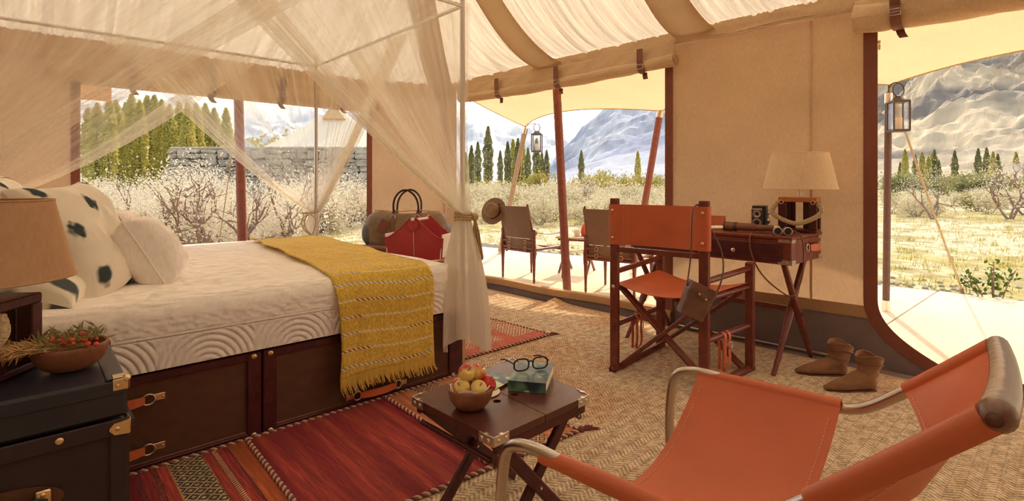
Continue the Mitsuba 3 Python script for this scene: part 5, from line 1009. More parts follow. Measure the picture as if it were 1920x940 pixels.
part(sp, 'tube', lathe([(0.020, 0.006), (0.029, 0.0), (0.029, 0.008), (0.028, 0.055), (0.025, 0.060), (0.025, 0.19), (0.020, 0.195), (0.019, L), (0.012, L + 0.002), (0, L)], 26, p, Rt), 'brown_leather', 40); part(sp, 'brass_collar', J(lathe([(0.029, 0), (0.031, 0.002), (0.031, 0.010), (0.029, 0.012)], 26, p, Rt), lathe([(0.0255, 0.062), (0.0285, 0.064), (0.0285, 0.078), (0.0255, 0.08)], 26, p, Rt)), 'iron', 40); part(sp, 'eyepiece', lathe([(0.020, L), (0.022, L + 0.005), (0.022, L + 0.03), (0.014, L + 0.035), (0, L + 0.035)], 22, p, Rt), 'brass', 40); part(sp, 'lens', lathe([(0, 0.008), (0.024, 0.006)], 22, p, Rt), 'black', True)
bi = thing('binoculars', 'small black and nickel binoculars lying on the desk corner with lenses forward', 'binoculars')
for o in (-0.027, 0.027):
    b0 = A(3.275, 1.20, DZ1 + 0.026); dv = A(-0.42, -0.42, 0.0) * 0 + A(-0.35, -0.94, 0); dv = A(-0.62, -0.35, 0); dv /= np.linalg.norm(dv); sv2 = np.cross((0, 0, 1), dv); b1 = b0 + sv2 * o; dd, s, u = frame(dv); Rt = np.stack([s, u, dd], 1)
    k = part(bi, 'barrel', lathe([(0, -0.09), (0.014, -0.09), (0.016, -0.07), (0.013, -0.065), (0.015, -0.04), (0.022, 0.0), (0.0225, 0.01), (0.020, 0.012)], 24, b1, Rt), 'iron', 40); part(k, 'lens_ring', lathe([(0.0225, -0.012), (0.0255, -0.010), (0.0255, 0.014), (0.020, 0.015), (0.019, 0.006)], 24, b1, Rt), 'nickel', 40, 'nickel lens ring'); part(k, 'lens', lathe([(0, 0.008), (0.0195, 0.006)], 24, b1, Rt), 'black', True)
part(bi, 'hinge', J(rod(b0 - dv * 0.06, b0 - dv * 0.0, 0.006, 10), beam(b0 - dv * 0.05 - sv2 * 0.02, b0 - dv * 0.05 + sv2 * 0.02, 0.012, 0.006)), 'nickel', True)
part(bi, 'neck_strap', tube(smoothpath([b0 - dv * 0.06 + sv2 * 0.02, A(3.30, 1.36, DZ1 + 0.006), A(3.225, 1.36, DZ1 + 0.008), A(3.190, 1.355, DZ1 - 0.02), A(3.180, 1.34, 0.70), A(3.19, 1.28, 0.58), A(3.22, 1.20, 0.50), A(3.25, 1.14, 0.47), A(3.29, 1.115, 0.52), A(3.33, 1.105, 0.62), A(3.33, 1.105, 0.75), A(3.31, 1.115, DZ1 + 0.006), b0 - dv * 0.05 - sv2 * 0.03], 110), 0.0045, 6), 'brown_leather', True, 'leather neck strap looping down in front of the desk')
nb = thing('notebook', 'open pale notebook lying on the desk beside the telescope', 'notebook')
part(nb, 'pages', mv(J(bx(0.12, 0.17, 0.012, (-0.061, 0, 0.008), 0.003), bx(0.12, 0.17, 0.012, (0.061, 0, 0.008), 0.003)), (3.42, 1.72, DZ1), rotz(-0.6)), 'paper', 30); part(nb, 'cover', mv(bx(0.25, 0.176, 0.003, (0, 0, 0.0015)), (3.42, 1.72, DZ1), rotz(-0.6)), 'brown_leather', False)
nb2 = thing('leather_folder', 'small brown leather folder standing at the back of the desk', 'folder'); part(nb2, 'cover', mv(J(bx(0.006, 0.16, 0.075, (0, 0, 0.04), 0.002, roty(0.2)), bx(0.006, 0.16, 0.075, (0.03, 0, 0.04), 0.002, roty(-0.2))), (3.62, 1.80, DZ1), rotz(0.25)), 'orange_leather', 30); part(nb2, 'pages', mv(bx(0.018, 0.15, 0.06, (0.015, 0, 0.033)), (3.62, 1.80, DZ1), rotz(0.25)), 'paper', False)

# ================================================================ BOOTS
def boot(label, toe, heel, seed):
    t = thing('ankle_boot', label, 'boot'); toe, heel = A(*toe, 0), A(*heel, 0); d = toe - heel; d /= np.linalg.norm(d); R = np.stack([d, np.cross((0, 0, 1), d), A(0, 0, 1)], 1); o = heel + A(0, 0, 0.012)
    def q(m): return mv(m, o, R)
    up = hullballs([[(0.268, 0.004, 0.018, 0.013), (0.215, 0.010, 0.030, 0.030), (0.165, 0.006, 0.038, 0.037), (0.11, 0, 0.055, 0.040), (0.055, 0, 0.080, 0.042)], [(0.03, 0, 0.036, 0.034), (0.045, 0, 0.085, 0.043), (0.04, 0, 0.125, 0.046)], [(0.165, 0.006, 0.036, 0.036), (0.05, 0, 0.036, 0.032)]], 10, 0.010)
    v = up[0]; v[:, 2] = np.maximum(v[:, 2], 0.010); v += 0.010 * (meshkit.fbm(v * A(22, 14, 40), 3, seed) - 0.5)[:, None] * A(0.7, 1, 0.3); part(t, 'upper', q((v, up[1])), 'suede', True)
    a = np.linspace(0, 2 * PI, 40); P = np.stack([np.stack([0.042 - 0.012 * z + (0.049 + 0.018 * z) * np.cos(a) * (1 + 0.05 * np.sin(9 * z * 3 + a)), (0.044 + 0.012 * z) * np.sin(a), np.full(40, 0.085 + 0.10 * z) + 0.007 * np.cos(a) * z - 0.012 * np.cos(2 * a) * z], -1) for z in np.linspace(0, 1, 12)])
    P += gnormal(P) * (0.022 * (meshkit.fbm(P * A(15, 15, 55), 3, seed + 1) - 0.5))[..., None]; sh_ = part(t, 'shaft', q(shell(P, 0.003)), 'suede', 50, 'slouched suede shaft')
    part(sh_, 'collar', q(tube(P[-1, :-1], 0.0035, 6, closed=True)), 'suede', True); part(sh_, 'ankle_strap', q(tube(P[7, :-1] * A(1.0, 1.07, 1) , 0.0055, 6, closed=True)), 'brown_leather', True)
    part(sh_, 'buckle', q(tube(np.array([(-0.018 + 0.0, -0.006 + 0.012 * math.cos(w), 0.155 + 0.012 * math.sin(w)) for w in np.linspace(0, 2 * PI, 13)[:-1]]), 0.003, 6, closed=True)), 'brass', True)
    from shapely.geometry import LineString
    so = LineString([(0.03, 0), (0.11, 0), (0.20, 0.008)]).buffer(0.034).union(ShP(0.245, 0.005).buffer(0.022)).buffer(0.012).buffer(-0.012); part(t, 'sole', q(extr(so, 0.010, None, (0, 0, -0.002))), 'case_leather', 30)
boot('brown suede ankle boot standing nearer to the desk legs', (3.300, 1.140), (3.475, 0.925), 1); boot('brown suede ankle boot nearest the sling chair, buckle at its heel', (3.135, 0.945), (3.345, 0.755), 5)

# ================================================================ THE VERANDA
dkk = struct('deck', 'pale stone paved veranda outside the tent doors', 'veranda', None, None)
ej = lambda y: 7.30 - 0.178 * max(y - 1.5, 0)
jy = [9.0, 6.05, 3.60, 1.13, -1.32, -4.0]
for a, b in zip(jy[:-1], jy[1:]):
    part(dkk, 'slab', extr([(3.66 if a < 5.2 else 3.3, a - 0.008), (3.66 if a < 5.2 else 3.3, b + 0.008), (ej(b), b + 0.008 - 0.06), (ej(a), a - 0.008 - 0.06)], 0.10, None, (0, 0, -0.15)), 'deck', False)
part(dkk, 'footing', bx(5.2, 13, 0.12, (4.3, 2.5, -0.165)), 'mortar', False)
aw = thing('awning', 'sunlit cream canvas awning stretched from the tent eave over the veranda', 'awning')
PY = [5.99, 3.55, 1.20, -1.20, -3.4]; EY_ = [5.12, 3.3, 1.1, -1.0, -2.6]
rows = []
for k in range(4):
    for f in np.linspace(0, 1, 15)[: 15 if k == 3 else 14]:
        e0_, e1_ = EY_[k] * (1 - f) + EY_[k + 1] * f, PY[k] * (1 - f) + PY[k + 1] * f; c = 4 * f * (1 - f)
        p0, p1 = A(float(xw(e0_)) + 0.08, e0_, 2.29), A(5.80 - 0.42 * c, e1_, 2.03 + 0.085 * c)
        t = np.linspace(0, 1, 20)[:, None]; q = p0 * (1 - t) + p1 * t; q[:, 2] -= (0.05 * np.sin(PI * t[:, 0]) * (0.4 + 0.6 * c)) - 0.0; rows.append(q)
AP = np.stack(rows); part(aw, 'canvas', grid(AP[::-1]), 'awning', True)
part(aw, 'edge_rope', tube(AP[:, -1] - A(0, 0, 0.004), 0.007, 6), 'rope', True); part(aw, 'edge_rope', tube(AP[0] - A(0, 0, 0.004), 0.006, 6), 'rope', True)
def pole(label, p0, p1, r, m='polewood', ferrule=True, group=None):
    t = thing('tent_pole', label, 'pole', group); p0, p1 = A(*p0), A(*p1); d = p1 - p0; dd = d / np.linalg.norm(d)
    part(t, 'shaft', tube(np.linspace(p0, p1, 6), r, 16), m, 40)
    if ferrule: part(t, 'ferrule', rod(p1 - dd * 0.07, p1 + dd * 0.02, r * 1.12, 16), 'nickel', 40); part(t, 'spike', rod(p1, p1 + dd * 0.10, 0.006, 8), 'iron', True); part(t, 'foot_collar', rod(p0, p0 + dd * 0.10, r * 1.15, 16), 'nickel', 40)
    return t
pole('thick red brown pole standing upright in the middle of the far door opening', (4.27, 3.76, -0.05), (4.20, 3.86, 2.30), 0.044, ferrule=False)
pole('slanting pale pole with the lantern at the outer corner of the awning', (5.80, 6.62, -0.10), (5.80, 5.99, 1.99), 0.040, 'palewood')
pole('slanting wooden pole behind the orange chair back, holding up the awning edge', (5.80, 3.97, -0.05), (5.80, 3.57, 2.02), 0.042)
pole('dark upright pole with the lantern just outside the right door', (5.80, 1.225, -0.05), (5.80, 1.205, 1.93), 0.029, 'darkpole')
pole('red brown pole seen through the opening behind the bed', (1.62, 5.80, -0.15), (1.565, 5.80, 2.15), 0.045, ferrule=False)
def lantern(label, c, w, h, hook):
    t = thing('lantern', label, 'lantern'); c = A(*c); b = w / 2; R = rotz(0.6)
    q = lambda m: mv(m, c, R)
    part(t, 'base', q(bx(w, w, 0.02, (0, 0, -h / 2), 0.004)), 'iron', 30); rf = part(t, 'roof', q(J(bx(w, w, 0.018, (0, 0, h / 2), 0.004), lathe([(b * 0.9, h / 2 + 0.009), (b * 0.35, h / 2 + 0.05), (0.01, h / 2 + 0.055), (0, h / 2 + 0.055)], 4))), 'iron', 30)
    for x in (-1, 1):
        for y in (-1, 1): part(t, 'corner_bar', q(bx(0.012, 0.012, h, (x * (b - 0.006), y * (b - 0.006), 0))), 'iron', False)
    for k in range(4): part(t, 'pane', q(mv(bx(0.003, w - 0.024, h - 0.03, (b - 0.006, 0, 0)), (0, 0, 0), rotz(k * PI / 2))), 'glass', False)
    part(t, 'candle', q(rod((0, 0, -h / 2 + 0.01), (0, 0, -h * 0.05), 0.028, 16)), 'cream_paint', 40)
    top = c + A(0, 0, h / 2 + 0.05); part(t, 'ring', tube(np.array([top + FW * 0 + A(0.736, -0.677, 0) * 0.05 * math.sin(x) + A(0, 0, 0.055 - 0.06 * math.cos(x)) for x in np.linspace(0, 2 * PI, 22)[:-1]]), 0.005, 6, closed=True), 'iron', True)
    part(t, 'hook', tube(smoothpath([top + A(0, 0, 0.11), (top + A(0, 0, 0.11)) * 0.5 + A(*hook) * 0.5 + A(0, 0, 0.03), hook], 12), 0.005, 6), 'iron', True)
def AT(u, v, d): return EYE + (FW + A(math.sin(TH), -math.cos(TH), 0) * ((u - 960) / 985) + A(0, 0, 1) * ((345 - v) / 985)) * d
lantern('square glass lantern hanging at the far left corner of the awning', A(5.93, 5.86, 1.77), 0.155, 0.27, (5.80, 6.0, 2.02))
lantern('square glass lantern hanging beside the dark pole at the right door', A(5.72, 1.115, 1.725), 0.135, 0.26, (5.80, 1.20, 2.00))
def guy(label, p, q, r=0.006):
    t = thing('guy_rope', label, 'rope'); p, q = A(*p), A(*q); part(t, 'line', tube(np.array([p * (1 - k) + q * k - A(0, 0, 0.03 * math.sin(PI * k)) for k in np.linspace(0, 1, 12)]), r, 6), 'rope', True)
    part(t, 'slide_knot', ball(0.022, p * 0.2 + q * 0.8, 2, (1, 1, 1.8)), 'rope', True); part(t, 'peg', rod(q + (p - q) / np.linalg.norm(p - q) * 0.12, q - A(0, 0, 0.08), 0.018, 8), 'twig', True)
guy('tan guy rope running from the right pole down to the gravel', (5.82, 1.20, 2.02), (7.44, 0.865, -0.10), 0.011)
guy('thin dark guy rope beside the pole behind the bed', (1.60, 5.82, 2.10), (2.10, 8.97, -0.15)); guy('guy rope stretched from the left corner of the awning', (5.80, 5.99, 2.0), (7.3, 7.9, -0.15)); guy('guy rope running from the middle awning pole', (5.82, 3.55, 2.02), (8.0, 3.0, -0.15))
oc = thing('canvas_strip', 'small cream canvas strip in sunlight hanging outside the opening behind the bed', 'canvas'); x, z = np.meshgrid(np.linspace(-0.3, 0.52, 12), np.linspace(1.82, 2.25, 8), indexing='ij'); part(oc, 'sheet', shell(np.stack([x, 5.62 + 0.02 * np.sin(x * 9), z], -1), 0.004), 'awning', True)

# --- camp chairs, table
def camp_chair(label, o, rz):
    t = thing('camp_chair', label, 'chair'); R = rotz(rz); o = A(*o); q = lambda m: mv(m, o, R)
    for x, h in ((-0.25, 0.63), (0.25, 0.60)):
        for y in (-0.275, 0.275): part(t, 'leg', q(lathe([(0, 0), (0.011, 0), (0.014, 0.03), (0.013, 0.06), (0.020, 0.28), (0.027, 0.34), (0.027, 0.42), (0.021, 0.45), (0.018, 0.56), (0.022, h - 0.02), (0.012, h), (0, h)], 14, (x, y, 0))), 'chairwood', 40)
    for y in (-0.275, 0.275): part(t, 'side_rail', q(rod((-0.25, y, 0.39), (0.25, y, 0.40), 0.015, 10)), 'chairwood', True); part(t, 'arm_strap', q(shell(np.stack([np.stack([np.linspace(-0.26, 0.26, 14), np.full(14, y + d), 0.605 - 0.03 * np.sin(np.linspace(0, PI, 14)) - np.linspace(0, 0.02, 14)], -1) for d in (-0.022, 0, 0.022)]), 0.005)), 'brown_leather', 40, 'leather arm strap')
    for x in (-0.25, 0.25): part(t, 'cross_rail', q(rod((x, -0.275, 0.365), (x, 0.275, 0.365), 0.014, 10)), 'chairwood', True)
    y = np.linspace(-0.275, 0.275, 20); part(t, 'seat', q(shell(np.stack([np.stack([np.full(20, x), y, 0.405 - 0.05 * (1 - (y / 0.275) ** 2)], -1) for x in np.linspace(-0.23, 0.25, 10)]), 0.005)), 'olive_canvas', 40, 'pale canvas seat')
    for s in (-1, 1):
        part(t, 'back_stake', q(tube(np.array([(-0.20, s * 0.255, 0.33), (-0.245, s * 0.255, 0.55), (-0.335, s * 0.245, 0.93)]), [0.014, 0.016, 0.012], 10)), 'chairwood', True)
        part(t, 'stake_strap', q(J(bx(0.07, 0.045, 0.05, (-0.24, s * 0.262, 0.585), 0.008), tube(np.array([(-0.262 + 0.02 * math.cos(w), s * 0.245, 0.585 + 0.02 * math.sin(w)) for w in np.linspace(0, 2 * PI, 13)[:-1]]), 0.003, 5, closed=True))), 'brown_leather', 40)
    part(t, 'back', q(shell(np.stack([np.stack([-0.235 - 0.105 * k - 0.03 * (1 - (y / 0.275) ** 2), y * 0.95, np.full(20, 0.52 + 0.385 * k)], -1) for k in np.linspace(0, 1, 12)]), 0.005)), 'dark_canvas', 40, 'dark brown canvas back')
    part(t, 'back_flap', q(shell(np.stack([np.stack([-0.22 - 0.02 * k - 0.03 * (1 - (y / 0.275) ** 2), y * 0.9, np.full(20, 0.375 + 0.14 * k)], -1) for k in np.linspace(0, 1, 6)]), 0.005)), 'dark_canvas', 40)
    for z in (0.475, 0.40):
        st = part(t, 'back_strap', q(beam((-0.262, -0.26, z), (-0.262, 0.26, z), 0.006, 0.024)), 'brown_leather', 30)
        for s in (-0.14, 0.14): part(st, 'buckle', q(tube(np.array([(-0.268, s + 0.02 * math.cos(w), z + 0.022 * math.sin(w)) for w in np.linspace(0, 2 * PI, 13)[:-1]]), 0.0035, 5, closed=True)), 'brass', True)
    return t
pr('dark_canvas', clothfn((0.22, 0.13, 0.085), 0.2, 8), 0.9); pr('olive_canvas', clothfn((0.44, 0.36, 0.22), 0.2, 8), 0.9)
camp_chair('camp chair on the veranda with a brown hat on its back', (4.62, 4.64, -0.05), 0.0)
camp_chair('camp chair on the veranda half hidden behind the orange chair back', (4.73, 3.42, -0.05), 0.22)
ht = thing('hat', 'brown felt hat hung over the corner of the left camp chair', 'hat'); Rh = rotz(1.9) @ rotx(-1.25)
part(ht, 'brim', mv(lathe([(0.095, 0.0), (0.13, -0.004), (0.17, 0.006), (0.172, 0.009), (0.13, 0.002), (0.095, 0.006)], 36), (4.26, 4.96, 0.78), Rh), 'straw_hat', True); part(ht, 'crown', mv(lathe([(0.096, 0), (0.092, 0.06), (0.084, 0.10), (0.06, 0.117), (0.02, 0.108), (0, 0.104)], 36), (4.26, 4.96, 0.78), Rh), 'straw_hat', True); part(ht, 'band', mv(lathe([(0.0965, 0.004), (0.098, 0.006), (0.0955, 0.03), (0.093, 0.03)], 36), (4.26, 4.96, 0.78), Rh), 'dark_leather', True)
pr('straw_hat', vary((0.22, 0.125, 0.06), 40, 0.5), 0.85)
ot = thing('veranda_table', 'small folding wooden table between the two camp chairs', 'table'); oo = A(5.38, 4.55, -0.05); Ro = rotz(0.35)
for k in range(5): part(ot, 'slat', mv(bx(0.085, 0.46, 0.016, (-0.18 + k * 0.09, 0, 0.465), 0.003), oo, Ro), 'palewood', 30)
for y in (-0.19, 0.19):
    part(ot, 'leg', mv(beam((-0.2, y, 0), (0.2, y, 0.455), 0.022, 0.034), oo, Ro), 'chairwood', 30); part(ot, 'leg', mv(beam((0.2, y * 0.86, 0), (-0.2, y * 0.86, 0.455), 0.022, 0.034), oo, Ro), 'chairwood', 30)
part(ot, 'rail', mv(beam((-0.2, -0.2, 0.44), (-0.2, 0.2, 0.44), 0.03, 0.022), oo, Ro), 'chairwood', 30)
def cup(label, p, m):
    t = thing('mug', label, 'mug'); p = oo + A(*p, 0.475); part(t, 'body', lathe([(0, 0.004), (0.03, 0.0), (0.036, 0.01), (0.038, 0.085), (0.034, 0.085), (0.032, 0.012), (0, 0.01)], 22, p), m, 40); part(t, 'handle', tube(np.array([p + A(0.036 + 0.02 * math.sin(x), 0, 0.045 + 0.025 * math.cos(x)) for x in np.linspace(0, PI, 10)]), 0.005, 6), m, True)
cup('white mug on the veranda table nearer the red pole', (-0.02, 0.0), 'cream_paint'); cup('white mug on the veranda table nearer the right camp chair', (0.10, -0.12), 'cream_paint')
jg = thing('jug', 'orange jug standing on the veranda table', 'jug'); part(jg, 'body', lathe([(0, 0), (0.04, 0), (0.055, 0.05), (0.045, 0.10), (0.028, 0.13), (0.034, 0.155), (0.030, 0.155), (0, 0.13)], 24, oo + A(0.10, -0.03, 0.475)), 'seat_leather', True); part(jg, 'handle', tube(np.array([oo + A(0.10, -0.03, 0.475) + A(0.045 * math.sin(x) * -1 - 0.02, -0.01, 0.09 + 0.05 * math.cos(x)) for x in np.linspace(0, PI, 10)]), 0.006, 6), 'seat_leather', True)
fl = thing('flowers', 'bunch of yellow flowers in a small pot on the veranda table', 'flowers'); fp = oo + A(-0.10, 0.17, 0.475); part(fl, 'pot', lathe([(0, 0), (0.03, 0), (0.04, 0.06), (0.036, 0.06), (0, 0.05)], 18, fp), 'cream_paint', 40)
pr('yellow_petal', (0.75, 0.52, 0.04), 0.7)
for k in range(9): part(fl, 'flower', ball(0.024, fp + A(*rng.normal(0, 0.026, 2), 0.10 + rng.uniform(0, 0.04)), 1), 'yellow_petal', True)
part(fl, 'stems', J(*[rod(fp + A(0, 0, 0.04), fp + A(*rng.normal(0, 0.02, 2), 0.11), 0.003, 4) for k in range(6)]), 'green_leaf', True)

# ================================================================ THE LAND
GZ = -0.16
def gh(x, y):
    r = np.hypot(x - 3, y - 3); return GZ + (0.10 * (meshkit.fbm(np.stack([x * 0.25, y * 0.25, x * 0], -1), 3, 8) - 0.5) + 0.9 * (meshkit.fbm(np.stack([x * 0.03, y * 0.03, x * 0], -1), 2, 5) - 0.5) * np.clip((r - 14) / 40, 0, 1)) * np.clip((r - 4) / 3, 0, 1)
az, rad = np.meshgrid(np.radians(np.linspace(0, 360, 241)), np.concatenate([[0.3, 3], np.geomspace(4.5, 900, 90)]), indexing='ij'); gx_, gy_ = 3 + rad * np.cos(az), 3 + rad * np.sin(az)
struct('ground', 'pale sandy ground with patches of dry grass around the camp', 'ground', grid(np.stack([gx_, gy_, gh(gx_, gy_)], -1)[:, ::-1]), 'ground', True)
pb = []
for k in range(2600):
    y = rng.uniform(-3.5, 8.5); x = ej(y) + abs(rng.normal(0, 0.38)) + 0.02; r = rng.uniform(0.012, 0.04)
    if k % 7 == 0: x += rng.uniform(0, 1.2)
    v, f = ball(r, (0, 0, 0), 0); v = v * A(1, rng.uniform(0.6, 1.2), 0.6) @ rotz(rng.uniform(0, 6)).T; pb.append((v + A(x, y, float(gh(np.array(x), np.array(y))) + r * 0.3), f))
single('gravel', 'strip of grey gravel along the outer edge of the veranda', 'gravel', J(*pb), 'pebble', False, stuff=True)

def leaves(P, size, rr, aspect=0.55):
    n = len(P); d = rr.normal(size=(n, 3)); d /= np.linalg.norm(d, axis=1, keepdims=True); e = np.cross(d, rr.normal(size=(n, 3))); e /= np.linalg.norm(e, axis=1, keepdims=True); s = (size * rr.uniform(0.6, 1.4, n))[:, None]
    v = np.stack([P - d * s, P + e * s * aspect, P + d * s, P - e * s * aspect], 1).reshape(-1, 3); k = np.arange(n)[:, None] * 4; return v, np.concatenate([np.hstack([k, k + 1, k + 2]), np.hstack([k, k + 2, k + 3])])
def branches(rr, h, n0, spread, r0, depth=3, up=0.55):
    segs, tips = [], []
    def go(p, d, L, r, lv):
        q = p + d * L; mid = (p + q) / 2 + rr.normal(0, 0.07 * L, 3); segs.append(tube(np.array([p, mid, q]), [r, r * 0.8, r * 0.62], 4 if lv else 6)); 
        for t in (0.4, 0.7, 1.0): tips.append((p * (1 - t) + q * t, lv))
        if lv < depth:
            for k in range(rr.integers(2, 4)):
                e = d + rr.normal(0, 0.5, 3) + A(0, 0, up * 0.25); e /= np.linalg.norm(e); go(p + (q - p) * rr.uniform(0.55, 1.0), e, L * rr.uniform(0.55, 0.8), r * 0.58, lv + 1)
    for k in range(n0):
        a = rr.uniform(0, 6.28); d = A(math.cos(a) * spread, math.sin(a) * spread, 1); d /= np.linalg.norm(d); go(A(rr.normal(0, 0.05), rr.normal(0, 0.05), -0.05), d, h * rr.uniform(0.3, 0.42), r0, 0)
    return J(*segs), tips
groups = {}
ORD = ['leftmost', 'second from the left', 'third from the left', 'fourth from the left', 'fifth from the left', 'sixth from the left', 'seventh from the left', 'eighth from the left', 'ninth from the left', 'tenth from the left', 'eleventh from the left', 'twelfth from the left',
       'thirteenth from the left', 'fourteenth from the left', 'fifteenth from the left', 'sixteenth from the left', 'seventeenth from the left', 'eighteenth from the left']
def zone(u, cuts, names): return names[sum(u > c for c in cuts)]
def far(d, a, b): return 'nearest' if d < a else 'middle' if d < b else 'farthest'
def ords(us): return {u: ORD[i] for i, u in enumerate(sorted(us))}
def group(name, **shapes): scene[name] = {'type': 'shapegroup', **shapes}
def inst(name, label, cat, grp, x, y, s=1.0, rz=0.0, gname=None, sz=1.0, z=None):
    k = thing(name, label, cat, gname); z = float(gh(np.array(float(x)), np.array(float(y)))) if z is None else z
    scene[k] = {'type': 'instance', 'shapegroup': {'type': 'ref', 'id': grp}, 'to_world': T().translate([float(x), float(y), z]).rotate([0, 0, 1], math.degrees(rz)).scale([s, s, s * sz])}
def make_bush(name, seed, h, nleaf, leafm, size, spread=0.9, n0=7, r0=0.016, jit=0.12):
    rr = np.random.default_rng(seed); br, tips = branches(rr, h, n0, spread, r0); tp_ = np.array([t[0] for t in tips if t[1] >= 1]); P = tp_[rr.integers(0, len(tp_), nleaf)] + rr.normal(0, jit * h, (nleaf, 3)); P[:, 2] = np.maximum(P[:, 2], 0.03)
    group(name, foliage=PL(leaves(P, size, rr), leafm), branches=PL(br, 'twig', True))
for i in range(3): make_bush(f'sage_bush_{i}', 100 + i, 1.5, 1500, 'sage_leaf', 0.042)
for i in range(2): make_bush(f'bare_bush_{i}', 120 + i, 2.1, 2400, 'pale_leaf', 0.034, 0.75, 6, 0.016, 0.09)
for i in range(2): make_bush(f'gold_bush_{i}', 130 + i, 2.2, 1500, 'gold_leaf', 0.075, 0.7, 6, 0.03, 0.11)
for i in range(2): make_bush(f'dark_bush_{i}', 140 + i, 2.0, 1300, 'dark_leaf', 0.085, 0.7, 6, 0.03, 0.13)
for i in range(2): make_bush(f'bare_tree_{i}', 150 + i, 2.9, 1500, 'pale_leaf', 0.026, 0.55, 3, 0.05, 0.10)
for i, m in ((0, 'poplar_leaf'), (1, 'poplar_leaf'), (2, 'dark_leaf')):
    rr = np.random.default_rng(160 + i); n = 2600; z = rr.uniform(0.06, 1.0, n) ** 0.9; w = 0.085 * np.sin(np.clip(z, 0, 1) * PI * 0.93 + 0.2) ** 0.7 * (0.7 + 0.5 * meshkit.fbm(np.stack([z * 14, z * 0, z * 0 + i], -1), 2, i)); a = rr.uniform(0, 6.28, n); q = np.sqrt(rr.uniform(0.25, 1, n)) * w
    P = np.stack([q * np.cos(a), q * np.sin(a), z], -1) * 10; group(f'poplar_{i}', foliage=PL(leaves(P, 0.17, rr, 0.5), m), trunk=PL(tube(np.array([(0, 0, -0.2), (0.05, 0, 5), (0, 0, 9.5)]), [0.22, 0.13, 0.02], 6), 'bark', True))
def XY(u, dep): p = FW * dep + A(math.sin(TH), -math.cos(TH), 0) * ((u - 960) / 985 * dep); return p[0], p[1]
R5 = np.random.default_rng(5)
# poplars: behind the bed
PL1 = (165, 182, 205, 218, 236, 247, 262, 276, 290, 303, 318, 336, 352, 368, 385, 402, 424); O1 = ords(PL1)
for u in (165, 182, 205, 218, 236, 247, 262, 276, 290, 303, 318, 336, 352, 368, 385, 402, 424):
    d = R5.uniform(40, 52); top = 178 + (abs(u - 262) * 0.16) + R5.uniform(-4, 14); H = 1.28 + (345 - top) / 985 * d; inst('poplar', f'tall yellow green poplar, {O1[u]} in the row seen past the bed', 'tree', f'poplar_{R5.integers(0, 2)}', *XY(u, d), H / 10, R5.uniform(0, 6), 'poplars in the row behind the bed', 1.0)
PL2 = (915, 884, 896, 938, 952, 962, 971, 980, 1006, 990, 1016, 1025, 1090, 1196, 873); O2 = ords(PL2)
for u, top, d, g in ((915, 236, 80, 2), (884, 272, 85, 2), (896, 268, 95, 2), (938, 285, 100, 2), (952, 268, 90, 2), (962, 264, 95, 0), (971, 262, 92, 2), (980, 266, 92, 0), (1006, 262, 85, 2), (990, 280, 90, 2), (1016, 288, 100, 2), (1025, 284, 100, 2), (1090, 282, 75, 2), (1196, 285, 90, 0), (873, 283, 80, 0)):
    H = 1.28 + (345 - top) / 985 * d; inst('poplar', ('tallest ' if u == 915 else '') + f'dark slender poplar, {O2[u]} in the valley beyond the veranda', 'tree', f'poplar_{g}', *XY(u, d), H / 10, R5.uniform(0, 6), 'poplars in the valley', 1.0)
PL3 = [1688, 1697, 1716, 1729, 1741, 1748, 1752, 1760, 1790, 1834, 1850, 1862, 1871, 1905, 1925]; O3 = ords(PL3)
for u in [1688, 1697, 1716, 1729, 1741, 1748, 1752, 1760, 1790, 1834, 1850, 1862, 1871, 1905, 1925]:
    d = R5.uniform(72, 105); top = R5.uniform(276, 304); H = 1.28 + (345 - top) / 985 * d; inst('poplar', f'dark poplar, {O3[u]} of the poplars under the rocky hillside', 'tree', f'poplar_{R5.integers(0, 3)}', *XY(u, d), H / 10 * 1.0, R5.uniform(0, 6), 'poplars under the hillside', 1.0)
# golden and dark round trees
O4 = ords((470, 505, 540, 572, 445))
for u, d, s in ((470, 38, 2.4), (505, 36, 2.7), (540, 38, 2.4), (572, 40, 1.9), (445, 40, 2.0)): inst('tree', f'rounded olive gold tree behind the stone wall, {O4[u]} of five', 'tree', f'gold_bush_{R5.integers(0, 2)}', *XY(u, d), s, R5.uniform(0, 6), 'olive gold trees behind the stone wall')
O5 = ords((1020, 1110, 1135, 1160, 1185, 1085, 1215, 1240, 1140, 985, 940, 900))
for u, d, s in ((1020, 48, 1.35), (1110, 42, 1.1), (1135, 46, 1.25), (1160, 44, 1.1), (1185, 47, 1.2), (1085, 50, 1.0), (1215, 50, 1.0), (1240, 48, 1.1), (1140, 36, 0.8), (985, 50, 0.9), (940, 52, 0.9), (900, 55, 1.0)): inst('tree', f'yellow green round tree, {O5[u]} in the scrub beyond the veranda', 'tree', f'gold_bush_{R5.integers(0, 2)}', *XY(u, d), s * 1.15, R5.uniform(0, 6), 'yellow green trees beyond the veranda')
for k in range(72):
    u, d = R5.uniform(1682, 1945), R5.uniform(52, 98); w = zone(u, (1725, 1790, 1860), ('beside the lantern', 'above the guy rope', 'midway in the right door view', 'at the edge of the view')) + ('' if d < 72 else ', close under the hillside')
    inst('tree', ('dark green' if k % 4 else 'golden') + ' round tree ' + w, 'tree', f'{"dark" if k % 4 else "gold"}_bush_{R5.integers(0, 2)}', *XY(u, d), R5.uniform(0.8, 1.6), R5.uniform(0, 6), ('dark' if k % 4 else 'golden') + ' round trees ' + w)
for u, d, lb in ((949, 24, 'small dark green bush in pale scrub near the lantern pole'), (1700, 34, 'small dark green bush beside the dark pole outside the right door'), (1830, 25, 'small dark green bush between the two bare trees outside the right door')): inst('bush', lb, 'bush', 'dark_bush_0', *XY(u, d), 0.55, 1.0)
